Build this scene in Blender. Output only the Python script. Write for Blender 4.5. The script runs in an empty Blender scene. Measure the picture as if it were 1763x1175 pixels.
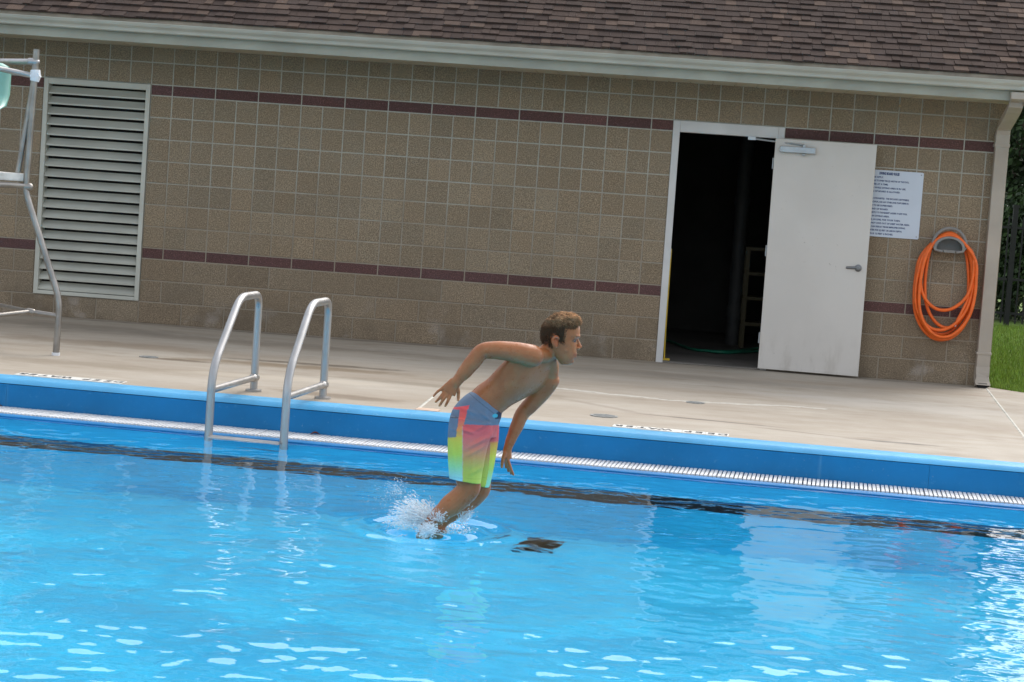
import bpy, bmesh, math, random
import numpy as np
from mathutils import Vector, Matrix, noise
from mathutils.geometry import tessellate_polygon

random.seed(7); rng = np.random.default_rng(7)
scn = bpy.context.scene
COL = scn.collection
R = math.radians

# ------------------------------------------------------------------ camera, sky, sun, exposure
CAM = Vector((4.6667, -19.5932, 1.5222))
CR = Vector((0.99490, 0.07300, 0.07020)); CU = Vector((-0.07510, 0.06740, 0.99490))
CF = Vector((-0.06790, 0.99510, -0.07250))
cr, cp, cy = 0.0704, 0.0726, -0.0681                      # roll, pitch (down), yaw
f0 = Vector((math.sin(cy), math.cos(cy), 0)); r0 = Vector((math.cos(cy), -math.sin(cy), 0)); u0 = Vector((0, 0, 1))
CF = f0*math.cos(cp) - u0*math.sin(cp); u1 = u0*math.cos(cp) + f0*math.sin(cp)
CR = r0*math.cos(cr) + u1*math.sin(cr); CU = -r0*math.sin(cr) + u1*math.cos(cr)
cam = bpy.data.objects.new('camera', bpy.data.cameras.new('camera')); COL.objects.link(cam)
M = Matrix.Identity(4)
for i in range(3):
    M[i][0] = CR[i]; M[i][1] = CU[i]; M[i][2] = -CF[i]; M[i][3] = CAM[i]
cam.matrix_world = M
cam.data.sensor_width = 36; cam.data.sensor_fit = 'HORIZONTAL'; cam.data.lens = 36*3649.19/1763
cam.data.clip_end = 2000; cam.data.clip_start = 0.1
scn.camera = cam

SUN_EL, SUN_AZ = 46.0, 30.0
w = bpy.data.worlds.new('World'); scn.world = w; w.use_nodes = True
wn, wl = w.node_tree.nodes, w.node_tree.links
bg = wn['Background']; sky = wn.new('ShaderNodeTexSky'); sky.sky_type = 'NISHITA'; sky.sun_disc = False
sky.sun_elevation = R(SUN_EL); sky.sun_rotation = R(SUN_AZ); sky.air_density = 1.0; sky.dust_density = 4.0; sky.ozone_density = 1.0
hs = wn.new('ShaderNodeHueSaturation'); hs.inputs['Saturation'].default_value = 0.45
wl.new(sky.outputs[0], hs.inputs['Color']); veil = wn.new('ShaderNodeMix'); veil.data_type = 'RGBA'; veil.blend_type = 'ADD'; veil.inputs[0].default_value = 1.0
veil.inputs[7].default_value = (2.6, 2.75, 3.0, 1)                     # even high cloud in front of the blue
wl.new(hs.outputs[0], veil.inputs[6]); wl.new(veil.outputs[2], bg.inputs[0]); bg.inputs[1].default_value = 0.125
sun = bpy.data.objects.new('sun', bpy.data.lights.new('sun', 'SUN')); COL.objects.link(sun)
sun.data.energy = 0.7; sun.data.angle = R(30); sun.data.color = (1, .96, .9)
sd = Vector((math.sin(R(SUN_AZ))*math.cos(R(SUN_EL)), math.cos(R(SUN_AZ))*math.cos(R(SUN_EL)), math.sin(R(SUN_EL))))
sun.rotation_euler = sd.to_track_quat('Z', 'Y').to_euler(); sun.location = (0, -10, 30)
scn.view_settings.view_transform = 'Standard'; scn.view_settings.look = 'None'
scn.view_settings.gamma = 1; scn.view_settings.use_curve_mapping = False
scn.view_settings.exposure = 0.66
scn.render.engine = 'CYCLES'; scn.cycles.max_bounces = 12; scn.cycles.transmission_bounces = 10
scn.cycles.caustics_refractive = True; scn.cycles.caustics_reflective = True; scn.cycles.use_denoising = True

# ------------------------------------------------------------------ helpers
def lin(r, g, b):
    f = lambda c: (c/255/12.92) if c/255 <= .04045 else ((c/255+.055)/1.055)**2.4
    return (f(r), f(g), f(b))

class NT:
    def __init__(s, name):
        s.m = bpy.data.materials.new(name); s.m.use_nodes = True
        s.n, s.l = s.m.node_tree.nodes, s.m.node_tree.links
        s.p = s.n['Principled BSDF']; s.out = s.n['Material Output']
        s.geo = None
    def pos(s):
        if not s.geo: s.geo = s.n.new('ShaderNodeNewGeometry')
        return s.geo.outputs['Position']
    def mapping(s, scale=(1,1,1), loc=(0,0,0), rot=(0,0,0), src=None):
        m = s.n.new('ShaderNodeMapping'); m.inputs['Scale'].default_value = scale
        m.inputs['Location'].default_value = loc; m.inputs['Rotation'].default_value = rot
        s.l.new(src or s.pos(), m.inputs[0]); return m.outputs[0]
    def noise(s, scale, detail=3, rough=.5, vec=None, dist=0):
        t = s.n.new('ShaderNodeTexNoise'); t.inputs['Scale'].default_value = scale
        t.inputs['Detail'].default_value = detail; t.inputs['Roughness'].default_value = rough
        t.inputs['Distortion'].default_value = dist
        s.l.new(vec or s.pos(), t.inputs['Vector']); return t.outputs['Fac']
    def ramp(s, fac, a, b, lo=0., hi=1.):
        r = s.n.new('ShaderNodeMapRange'); r.interpolation_type = 'SMOOTHSTEP'
        for k, v in zip((1, 2, 3, 4), (a, b, lo, hi)): r.inputs[k].default_value = v
        s.l.new(fac, r.inputs[0]); return r.outputs[0]
    def math(s, op, a, b=None):
        m = s.n.new('ShaderNodeMath'); m.operation = op
        for i, v in enumerate((a, b)):
            if v is None: continue
            if isinstance(v, (int, float)): m.inputs[i].default_value = v
            else: s.l.new(v, m.inputs[i])
        return m.outputs[0]
    def mix(s, fac, a, b, blend='MIX'):
        m = s.n.new('ShaderNodeMix'); m.data_type = 'RGBA'; m.blend_type = blend
        for i, v in ((0, fac), (6, a), (7, b)):
            if isinstance(v, (int, float)): m.inputs[i].default_value = v
            elif isinstance(v, tuple): m.inputs[i].default_value = (*v, 1)
            else: s.l.new(v, m.inputs[i])
        return m.outputs[2]
    def col(s, v): 
        if isinstance(v, tuple): s.p.inputs['Base Color'].default_value = (*v, 1)
        else: s.l.new(v, s.p.inputs['Base Color'])
    def set(s, **k):
        for a, v in k.items():
            a = a.replace('_', ' ')
            if isinstance(v, (int, float, tuple)): s.p.inputs[a].default_value = v
            else: s.l.new(v, s.p.inputs[a])
        return s
    def bump(s, h, strength=.3, dist=.01):
        b = s.n.new('ShaderNodeBump'); b.inputs['Strength'].default_value = strength
        b.inputs['Distance'].default_value = dist; s.l.new(h, b.inputs['Height'])
        s.l.new(b.outputs[0], s.p.inputs['Normal']); return b
    def objcol(s):
        o = s.n.new('ShaderNodeObjectInfo'); return o.outputs['Color']
    def attr(s, name):
        a = s.n.new('ShaderNodeAttribute'); a.attribute_name = name; return a.outputs['Color']

def simple(name, c, rough=.6, metal=0., var=.12, vs=6., bump=0., bs=60.):
    t = NT(name); n = t.noise(vs, 4)
    k = t.ramp(n, .25, .75, 1-var, 1+var)
    cc = t.n.new('ShaderNodeCombineColor')
    for i in range(3): t.l.new(k, cc.inputs[i])
    t.col(t.mix(1., c, cc.outputs[0], 'MULTIPLY')); 
    rn = t.ramp(t.noise(vs*3, 3), .2, .8, max(.03, rough-.08), min(1, rough+.08))
    t.set(Roughness=rn, Metallic=metal)
    if bump: t.bump(t.noise(bs, 4), bump, .004)
    return t.m

def link(o, parent=None):
    COL.objects.link(o)
    if parent: o.parent = parent
    return o
def tag(o, label=None, cat=None, group=None, kind=None):
    for k, v in (('label', label), ('category', cat), ('group', group), ('kind', kind)):
        if v: o[k] = v
    return o
def empty(name, loc=(0, 0, 0), parent=None):
    o = bpy.data.objects.new(name, None); o.location = loc; o.empty_display_size = .1
    return link(o, parent)

class MB:
    """collects shapes in world coordinates"""
    def __init__(s): s.v = []; s.f = []; s.c = None
    def add(s, vs, fs):
        b = len(s.v); s.v += [tuple(v) for v in vs]; s.f += [tuple(i+b for i in f) for f in fs]
    def box(s, a, b, fr=None):
        (x0, y0, z0), (x1, y1, z1) = a, b
        vs = [(x0,y0,z0),(x1,y0,z0),(x1,y1,z0),(x0,y1,z0),(x0,y0,z1),(x1,y0,z1),(x1,y1,z1),(x0,y1,z1)]
        if fr: vs = [fr(*v) for v in vs]
        s.add(vs, [(0,3,2,1),(4,5,6,7),(0,1,5,4),(1,2,6,5),(2,3,7,6),(3,0,4,7)])
    def rings(s, rings, cap=True, closed=False):
        n = len(rings[0]); b = len(s.v)
        for r in rings: s.v += [tuple(p) for p in r]
        m = len(rings)
        for i in range(m-1 if not closed else m):
            i2 = (i+1) % m
            for j in range(n):
                k = (j+1) % n
                s.f.append((b+i*n+j, b+i*n+k, b+i2*n+k, b+i2*n+j))
        if cap and not closed:
            s.f.append(tuple(b+j for j in reversed(range(n))))
            s.f.append(tuple(b+(m-1)*n+j for j in range(n)))
    def tube(s, pts, rad, n=12, cap=True, closed=False, round_ends=False):
        pts = [Vector(p) for p in pts]; m = len(pts)
        rads = [rad]*m if isinstance(rad, (int, float)) else list(rad)
        if round_ends:
            d0 = (pts[0]-pts[1]).normalized(); d1 = (pts[-1]-pts[-2]).normalized()
            a, b = rads[0], rads[-1]; P, Q = pts[0], pts[-1]
            pre = [(P+d0*a*math.sin(t), a*math.cos(t)) for t in (1.5, 1.1, .7, .35)]
            post = [(Q+d1*b*math.sin(t), b*math.cos(t)) for t in (.35, .7, 1.1, 1.5)]
            pts = [p for p, _ in pre] + pts + [p for p, _ in post]
            rads = [r for _, r in pre] + rads + [r for _, r in post]; m = len(pts)
        tan = []
        for i in range(m):
            if closed: d = pts[(i+1) % m]-pts[i-1]
            else: d = pts[min(i+1, m-1)]-pts[max(i-1, 0)]
            tan.append(d.normalized() if d.length > 1e-9 else Vector((0, 0, 1)))
        ref = Vector((0, 0, 1)) if abs(tan[0].z) < .9 else Vector((1, 0, 0))
        u = tan[0].cross(ref).normalized(); rings = []
        for i in range(m):
            u = (u - tan[i]*u.dot(tan[i])).normalized(); v = tan[i].cross(u)
            rings.append([pts[i]+(u*math.cos(2*math.pi*k/n)+v*math.sin(2*math.pi*k/n))*rads[i] for k in range(n)])
        s.rings(rings, cap, closed)
    def extrude(s, prof, a, b, fr):
        """closed 2D profile (p,q) from station a to b, fr(station,p,q)->world"""
        s.rings([[fr(a, *p) for p in prof], [fr(b, *p) for p in prof]])
    def ball(s, c, r, sub=1, scale=(1,1,1)):
        bm = bmesh.new(); bmesh.ops.create_icosphere(bm, subdivisions=sub, radius=1)
        bm.verts.ensure_lookup_table()
        s.add([(c[0]+v.co.x*r*scale[0], c[1]+v.co.y*r*scale[1], c[2]+v.co.z*r*scale[2]) for v in bm.verts],
              [tuple(v.index for v in f.verts) for f in bm.faces]); bm.free()
    def mesh(s, name, mat, smooth=False):
        me = bpy.data.meshes.new(name); me.from_pydata(s.v, [], s.f); me.update()
        if mat: me.materials.append(mat)
        if smooth: me.shade_smooth()
        return me
    def build(s, name, mat, parent=None, smooth=False, bevel=0., origin=None, recalc=True):
        me = s.mesh(name, mat, False)
        if recalc or origin is not None:
            bm = bmesh.new(); bm.from_mesh(me)
            if origin is not None: bmesh.ops.translate(bm, verts=bm.verts, vec=-Vector(origin))
            if recalc: bmesh.ops.recalc_face_normals(bm, faces=bm.faces)
            bm.to_mesh(me); bm.free()
        o = bpy.data.objects.new(name, me)
        if origin is not None: o.location = Vector(origin)
        link(o, parent)
        if parent:
            pw = parent.location
            pp_ = parent.parent
            off = Vector(pw)
            while pp_: off += pp_.location; pp_ = pp_.parent
            o.location = o.location - off
        if bevel:
            bv = o.modifiers.new('bevel', 'BEVEL'); bv.width = bevel; bv.segments = 2; bv.limit_method = 'ANGLE'
        if smooth:
            me.shade_smooth()
            if smooth != 'all' and not bevel: me.set_sharp_from_angle(angle=R(smooth if smooth is not True else 40))
        return o

def arc_path(pts, rads, n=6):
    """polyline with rounded corners"""
    pts = [Vector(p) for p in pts]; out = [pts[0]]
    for i in range(1, len(pts)-1):
        a, b, c = pts[i-1], pts[i], pts[i+1]; r = rads[i-1]
        u = (a-b).normalized(); v = (c-b).normalized()
        p, q = b+u*r, b+v*r
        for k in range(n+1):
            t = k/n; out.append(p*(1-t)**2+b*2*t*(1-t)+q*t*t)
    out.append(pts[-1]); return out

# pool frame: s along the far edge, t from the deck edge toward the camera
PO = Vector((0.22278, -5.46020, 0)); PS = Vector((0.99667596, -0.08146793, 0)); PT = Vector((-0.08146793, -0.99667596, 0))
def pp(s, t, z): return PO + PS*s + PT*t + Vector((0, 0, z))
U, IN = .2032, .0254
WATER_Z = -.203

# ------------------------------------------------------------------ materials
def block_mat(name, base, src='obj', eff=.0, speck=.5):
    t = NT(name)
    fine = t.noise(105, 3, .75); mid = t.noise(30, 3, .6); big = t.noise(1.3, 3, .6)
    c = t.mix(t.ramp(fine, .34, .68), tuple(x*.42 for x in base), tuple(min(1, x*1.62) for x in base))
    c = t.mix(t.ramp(mid, .3, .7, 0, .35), c, tuple(x*.7 for x in base))
    v = t.n.new('ShaderNodeTexVoronoi'); v.inputs['Scale'].default_value = 58; t.l.new(t.pos(), v.inputs['Vector'])
    c = t.mix(t.math('MULTIPLY', t.ramp(v.outputs['Distance'], .10, .22, 1, 0), speck), c, tuple(min(1, x*2.1+.04) for x in base))
    c = t.mix(1., c, t.objcol() if src == 'obj' else t.attr('tint'), 'MULTIPLY')
    c = t.mix(t.ramp(big, .35, .7, 0, .22), c, (base[0]*.8, base[1]*.78, base[2]*.75))
    if eff:
        sep = t.n.new('ShaderNodeSeparateXYZ'); t.l.new(t.pos(), sep.inputs[0])
        e = t.math('MULTIPLY', t.ramp(t.noise(3.2, 5, .65), .52, .74), t.ramp(sep.outputs[2], .05, .45, 1, .12))
        c = t.mix(t.math('MULTIPLY', e, eff), c, (.50, .46, .42))
        damp = t.math('MULTIPLY', t.ramp(t.noise(2.1, 4, .6), .4, .65), t.ramp(sep.outputs[2], .02, .5, .55, 0))
        c = t.mix(damp, c, tuple(x*.45 for x in base))
    t.col(c); t.set(Roughness=.9); t.bump(fine, .5, .003)
    return t.m
M_block = block_mat('tan_block', (.258, .200, .132), 'obj', .35)
M_block_s = block_mat('tan_block_field', (.258, .200, .132), 'attr', .35)
M_base = block_mat('brown_block', (.232, .178, .118), 'obj', .4)
M_band = block_mat('maroon_brick', (.108, .053, .048), 'obj', .0, 1.0)
def mortar_mat():
    t = NT('mortar'); sep = t.n.new('ShaderNodeSeparateXYZ'); t.l.new(t.pos(), sep.inputs[0])
    n = t.math('ADD', sep.outputs[2], t.math('MULTIPLY', t.math('SUBTRACT', t.noise(1.7, 4, .6), .5), 2.6))
    c = t.mix(t.ramp(n, .5, 2.3), (.315, .265, .200), (.45, .445, .385))      # tinted low courses, paler jointing above
    c = t.mix(t.ramp(t.noise(60, 4), .3, .7, 0, .35), c, (.22, .20, .16))
    t.col(c); t.set(Roughness=.95); t.bump(t.noise(150, 3), .4, .003); return t.m
M_mortar = mortar_mat()

def shingle_mat(name, src):
    t = NT(name); c = (.064, .0460, .0385)
    f = t.noise(260, 3, .7)
    k = t.mix(t.ramp(f, .3, .75), tuple(x*.6 for x in c), tuple(x*1.5 for x in c))
    k = t.mix(1., k, t.objcol() if src == 'obj' else t.attr('tint'), 'MULTIPLY')
    k = t.mix(t.ramp(t.noise(.7, 4, .6, t.mapping((1, .35, .35))), .42, .7, 0, .35), k, (.045, .035, .032))
    t.col(k); t.set(Roughness=.95, Specular_IOR_Level=.08); t.bump(f, .6, .004); return t.m
M_shing = shingle_mat('asphalt_shingle', 'obj'); M_shing_s = shingle_mat('asphalt_shingle_field', 'attr')

M_white_trim = simple('gutter_paint', (.43, .42, .355), .42, 0, .10, 2.2)
M_fascia = simple('fascia_paint', (.335, .335, .275), .5, 0, .12, 3)
M_soffit = simple('soffit_vinyl', (.46, .42, .31), .55, 0, .10, 4)
M_drip = simple('drip_edge', (.30, .26, .21), .6, 0, .25, 5)
M_louver = simple('louver_paint', (.48, .48, .415), .45, 0, .10, 2.5)
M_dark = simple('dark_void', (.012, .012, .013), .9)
M_doorp = simple('door_paint', (.58, .545, .495), .42, 0, .05, 1.6, .05, 120)
def door_mat():
    t = NT('door_paint_worn'); c = t.mix(t.ramp(t.noise(1.3, 4, .6), .3, .7), (.555, .522, .475), (.60, .565, .515))
    c = t.mix(t.math('MULTIPLY', t.ramp(t.noise(26, 5, .75), .63, .72), t.ramp(t.noise(2.3, 2), .52, .66)), c, (.34, .31, .27))
    sep = t.n.new('ShaderNodeSeparateXYZ'); t.l.new(t.pos(), sep.inputs[0])
    c = t.mix(t.math('MULTIPLY', t.ramp(t.noise(9, 4, .7, t.mapping((1, 1, .3))), .45, .7), t.ramp(sep.outputs[2], .02, .45, .45, 0)), c, (.36, .32, .27))
    t.col(c); t.set(Roughness=t.ramp(t.noise(5, 3), .3, .7, .36, .5)); t.bump(t.noise(3.5, 3), .06, .02); return t.m
M_doorp = door_mat()
M_frame = simple('door_frame_paint', (.56, .55, .53), .45, 0, .08, 3)
M_down = simple('downspout_paint', (.385, .335, .275), .45, 0, .12, 2.5)
M_alu = simple('closer_metal', (.42, .45, .47), .35, .6, .12, 10)
M_chrome = simple('brushed_lever', (.20, .205, .21), .38, .8, .1, 20)
def steel_mat():
    t = NT('stainless_tube'); n = t.noise(9, 4, .6, t.mapping((1, 1, .25)))
    t.col(t.mix(t.ramp(n, .3, .7), (.36, .355, .345), (.43, .42, .41)))
    t.set(Metallic=.92, Roughness=t.ramp(t.noise(25, 4), .3, .7, .36, .46)); t.bump(t.noise(160, 2, .5, t.mapping((1, 1, .1))), .03, .001); return t.m
M_steel = steel_mat()
M_steel_d = simple('weathered_tube', (.30, .28, .255), .38, .85, .2, 8)
M_green = simple('mint_plastic', (.20, .43, .36), .35, 0, .08, 4)
M_platf = simple('grip_board', (.62, .60, .55), .7, 0, .2, 14)
M_tape = simple('white_tape', (.72, .74, .76), .5, 0, .1, 30)
M_orange = simple('orange_rubber', (.80, .135, .012), .42, 0, .12, 14)
M_hanger = simple('grey_plastic', (.21, .20, .185), .5, 0, .12, 12)
M_sign = simple('sign_panel', (.56, .61, .68), .35, 0, .04, 3)
M_ink = simple('navy_ink', (.035, .06, .16), .5, 0, .05, 20)
M_blk = simple('black_ink', (.03, .03, .032), .5, 0, .1, 30)
M_tile = simple('pale_tile', (.74, .72, .66), .4, 0, .10, 12)
M_tile_r = simple('salmon_tile', (.66, .48, .36), .4, 0, .15, 25)
M_grate = simple('white_grating', (.66, .66, .65), .5, 0, .10, 6)
M_iron = simple('black_iron', (.012, .012, .013), .5, .3)
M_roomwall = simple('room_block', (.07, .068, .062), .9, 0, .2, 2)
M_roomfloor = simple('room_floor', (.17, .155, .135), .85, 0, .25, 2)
M_pvc = simple('white_pipe', (.075, .078, .075), .6)  # white pipe coloured near-black: the room's shade is in the colour
M_yellow = simple('shaded_yellow_paint', (.07, .05, .004), .5, 0, .15, 8)  # rack yellow darkened, shade of the unlit room put into the colour
M_yellow_b = simple('yellow_pole_paint', (.62, .43, .03), .5)
M_ghose = simple('green_hose', (.02, .22, .13), .4)
M_leaf = simple('dry_leaf', (.13, .035, .02), .7, 0, .3, 40)
M_seal = simple('joint_sealant', (.47, .45, .39), .7, 0, .25, 9)
M_drainm = simple('drain_grille', (.27, .275, .26), .6, .2, .25, 30)
M_bark = simple('bark', (.07, .05, .035), .95, 0, .3, 8, .5, 30)
M_scrap = simple('tan_scrap', (.50, .36, .22), .8)

def deck_mat():
    t = NT('deck_concrete')
    base = t.mix(t.ramp(t.noise(1.1, 5, .62, t.mapping((.45, 1.1, 1))), .34, .66), (.345, .290, .222), (.415, .365, .295))
    base = t.mix(t.ramp(t.noise(.55, 4, .6, t.mapping((.4, 1.6, 1), (3, 1, 0))), .5, .72, 0, .5), base, (.285, .22, .15))
    base = t.mix(t.ramp(t.noise(120, 3, .7), .3, .7, 0, .35), base, (.23, .20, .165))
    base = t.mix(t.ramp(t.noise(2.2, 6, .7, t.mapping((.5, 1.3, 1), (7, 2, 0))), .50, .72, 0, .55), base, (.235, .185, .128))
    base = t.mix(t.ramp(t.noise(1.7, 6, .7, t.mapping((.4, 1.6, 1), (1, 9, 0))), .56, .74, 0, .5), base, (.50, .45, .37))
    base = t.mix(t.ramp(t.noise(7, 5, .7), .58, .8, 0, .35), base, (.19, .165, .135))
    wob = t.noise(2.6, 4, .65)
    # damp and rust marks, each with its own outline
    for (x, y, a, b, rot, st, c) in (
        (1.75, -3.22, 1.25, .22, 2, .62, (.20, .145, .085)), (2.45, -5.15, .55, .20, -10, .6, (.17, .125, .08)), (2.0, -2.9, .9, .12, 3, .75, (.13, .10, .065)), (1.0, -3.42, .45, .10, -2, .7, (.15, .11, .07)), (.6, -4.3, 1.3, .25, 2, .45, (.22, .175, .12)), (5.2, -1.4, 1.6, .30, -3, .35, (.22, .19, .15)), (-.4, -1.0, 1.6, .4, 0, .4, (.19, .165, .13)),
        (4.30, -4.42, .55, .06, -48, .35, (.20, .16, .12)), (5.05, -4.86, .55, .05, -11, .62, (.13, .105, .08)),
        (6.30, -5.36, .38, .06, -4, .6, (.13, .11, .09)), (5.75, -5.20, .5, .04, -20, .45, (.17, .14, .11)),
        (.2, -2.5, 1.4, .35, 0, .5, (.22, .165, .11)), (.9, -1.3, 2.2, .35, 3, .4, (.19, .155, .115)), (3.2, -3.9, 1.0, .16, -6, .45, (.20, .16, .11)), (2.0, -4.2, 1.1, .22, 5, .35, (.50, .44, .35)), (6.2, -.12, 2.0, .10, 0, .4, (.20, .18, .15)),
        (1.6, -.10, 3.3, .10, 0, .55, (.17, .14, .11)), (3.6, -1.5, 1.8, .4, -4, .3, (.25, .21, .16)),
        (6.6, -2.6, 1.3, .5, -6, .25, (.48, .45, .40))):
        m = t.n.new('ShaderNodeMapping'); m.vector_type = 'TEXTURE'
        m.inputs['Location'].default_value = (x, y, 0); m.inputs['Rotation'].default_value = (0, 0, R(rot))
        m.inputs['Scale'].default_value = (a, b, 1e6); t.l.new(t.pos(), m.inputs[0])
        vl = t.n.new('ShaderNodeVectorMath'); vl.operation = 'LENGTH'; t.l.new(m.outputs[0], vl.inputs[0])
        d = t.math('ADD', vl.outputs['Value'], t.math('MULTIPLY', t.math('SUBTRACT', wob, .5), 1.6))
        base = t.mix(t.ramp(d, .35, 1.15, min(.9, st*1.35), 0), base, c)
    t.col(base); t.set(Roughness=t.ramp(t.noise(4, 4), .3, .7, .68, .9)); t.bump(t.noise(90, 5, .7), .25, .004)
    return t.m
M_deck = deck_mat()
def paint_mat(name, c, wear, wc, rough=.45):
    t = NT(name); k = t.mix(t.ramp(t.noise(1.6, 5, .65, t.mapping((1, 1, .5))), .32, .7), tuple(x*.88 for x in c), tuple(min(1, x*1.10) for x in c))
    k = t.mix(t.math('MULTIPLY', t.ramp(t.noise(11, 5, .7, t.mapping((1, 1, .4))), .62, .8), wear), k, wc)
    t.col(k); t.set(Roughness=t.ramp(t.noise(6, 3), .3, .7, rough-.08, rough+.12)); t.bump(t.noise(70, 4), .12, .003); return t.m
def curb_mat(name, c, worn, amt):
    t = NT(name); k = t.mix(t.ramp(t.noise(1.2, 5, .65), .3, .7), tuple(x*.85 for x in c), tuple(min(1, x*1.12) for x in c))
    drip = t.math('MULTIPLY', t.ramp(t.noise(9, 4, .65, t.mapping((1, 1, .06))), .60, .78), t.ramp(t.noise(1.1, 3), .42, .62))
    k = t.mix(t.math('MULTIPLY', drip, .45*amt), k, worn)
    k = t.mix(t.math('MULTIPLY', t.ramp(t.noise(16, 5, .75), .60, .74), .5*amt), k, worn)
    k = t.mix(t.ramp(t.noise(45, 4, .7), .66, .74, 0, .6*amt), k, (.30, .42, .50))
    t.col(k); t.set(Roughness=t.ramp(t.noise(6, 3), .3, .7, .36, .56), Specular_IOR_Level=.28); t.bump(t.noise(50, 4), .2, .003); return t.m
M_curb = curb_mat('blue_curb_paint', (.004, .165, .40), (.16, .40, .58), .7)
M_curbtop = curb_mat('sky_lit_coping_paint', (.085, .36, .61), (.32, .58, .74), 1.2)  # paler copy of the curb blue: sky reflection painted in, plus worn specks
M_shell = paint_mat('pool_paint', (.034, .605, .975), .1, (.3, .6, .8), .6)
M_plate = simple('drain_plate', (.07, .15, .19), .5, 0, .2, 20)
M_stripe = simple('black_stripe', (.010, .010, .016), .5)

# ------------------------------------------------------------------ ground, deck, pool
def poly_sheet(name, outer, holes, z, mat):
    loops = [[Vector((x, y, 0)) for x, y in lp] for lp in [outer]+holes]
    tri = tessellate_polygon(loops); pts = [p for lp in loops for p in lp]
    mb = MB(); mb.add([(p.x, p.y, z) for p in pts], tri)
    o = mb.build(name, mat)
    if o.data.polygons[0].normal.z < 0: o.data.flip_normals()
    return o
P_S0, P_S1, P_T1 = -9.0, 12.5, 12.4
hole = [tuple(pp(s, t, 0).xy) for s, t in ((P_S0, .002), (P_S1, .002), (P_S1, P_T1), (P_S0, P_T1))]
gt = NT('lawn'); gt.col(gt.mix(gt.ramp(gt.noise(3, 5, .7), .3, .7), (.08, .14, .018), (.14, .22, .03)))
gt.set(Roughness=.95); gt.bump(gt.noise(60, 4), .6, .02)
hole2 = [tuple(pp(s, t, 0).xy) for s, t in ((P_S0-.6, -.6), (P_S1+.6, -.6), (P_S1+.6, P_T1+.6), (P_S0-.6, P_T1+.6))]
tag(poly_sheet('lawn', [(-400, -400), (400, -400), (400, 600), (-400, 600)], [hole2], -.02, gt.m), kind='structure')
deck = poly_sheet('pool_deck', [(-16, .06), (7.735, .06), (7.735, -.02), (7.98, -.30), (20, -.9), (20, -30), (-16, -30)], [hole], 0., M_deck)
tag(deck, kind='structure')
def flat_strip(name, pts, wdt, z, mat, parent, h=.004):
    mb = MB(); pts = [Vector((x, y, 0)) for x, y in pts]
    L, Rr = [], []
    for i, p in enumerate(pts):
        d = (pts[min(i+1, len(pts)-1)]-pts[max(i-1, 0)]).normalized(); nrm = Vector((-d.y, d.x, 0))
        ww = wdt*(.6+.8*random.random()) if len(pts) > 4 else wdt
        L.append(p+nrm*ww/2); Rr.append(p-nrm*ww/2)
    rings = [[(a.x, a.y, z), (a.x*.7+b.x*.3, a.y*.7+b.y*.3, z+h), (b.x*.7+a.x*.3, b.y*.7+a.y*.3, z+h), (b.x, b.y, z)] for a, b in zip(L, Rr)]
    mb.rings(rings)
    return mb.build(name, mat, parent)
flat_strip('joint_sealant', [(3.135, -.02), (3.115, -5.68)], .022, .0, M_seal, deck)
flat_strip('joint_sealant', [(7.69, -.02), (7.19, -5.95)], .022, .0, M_seal, deck)
flat_strip('joint_sealant', [(-2.4, -.02), (-2.6, -5.2)], .018, .0, M_seal, deck)
ck = [(3.60, -3.25), (3.91, -3.32), (4.10, -3.37), (4.34, -3.49), (4.6, -3.53), (4.79, -3.60), (5.01, -3.56), (5.2, -3.50), (5.4, -3.47), (5.62, -3.36), (5.81, -3.33), (6.05, -3.36)]
ck2 = []
for i in range(len(ck)-1):
    for k in range(5):
        a = k/5; ck2.append((ck[i][0]*(1-a)+ck[i+1][0]*a, ck[i][1]*(1-a)+ck[i+1][1]*a+random.uniform(-.02, .02)))
M_crack = simple('crack_filler', (.46, .43, .37), .8, 0, .15, 20)
flat_strip('crack_filler', ck2, .085, .0, M_crack, deck, .002)

# curb profile (t, z), extruded along the far side
cprof = [(0, -.40), (0, .004), (.17, .006), (.196, .003), (.212, -.004), (.232, -.022), (.240, -.034), (.243, -.20), (.243, -.40)]
cap = [c for c in cprof if c[1] > -.03]; low = [(0, -.40), (0, -.03)]+[c for c in cprof[1:] if c[1] <= -.03]
curb = tag(empty('pool_curb', pp(3, .1, 0)), 'blue painted raised curb along the far pool edge', kind='structure')
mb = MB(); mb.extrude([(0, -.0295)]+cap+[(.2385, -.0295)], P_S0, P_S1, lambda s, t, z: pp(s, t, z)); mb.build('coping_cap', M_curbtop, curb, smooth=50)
ss = P_S0
while ss < P_S1-.1:
    se = min(ss+3.05, P_S1); mb = MB(); mb.extrude(low, ss+.0008, se-.0008, lambda s, t, z: pp(s, t, z)); mb.build('curb_section', M_curb, curb, smooth=50); ss = se
LIP0, LIP1 = .560, .640
mb = MB()
mb.extrude([(.243, -.40), (.243, -.26), (LIP0, -.26), (LIP0, -.192), (LIP1-.012, -.190), (LIP1, -.198), (LIP1, -.40)], P_S0, P_S1, lambda s, t, z: pp(s, t, z))
tag(mb.build('pool_gutter', M_curb, smooth=40), kind='structure')
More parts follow.
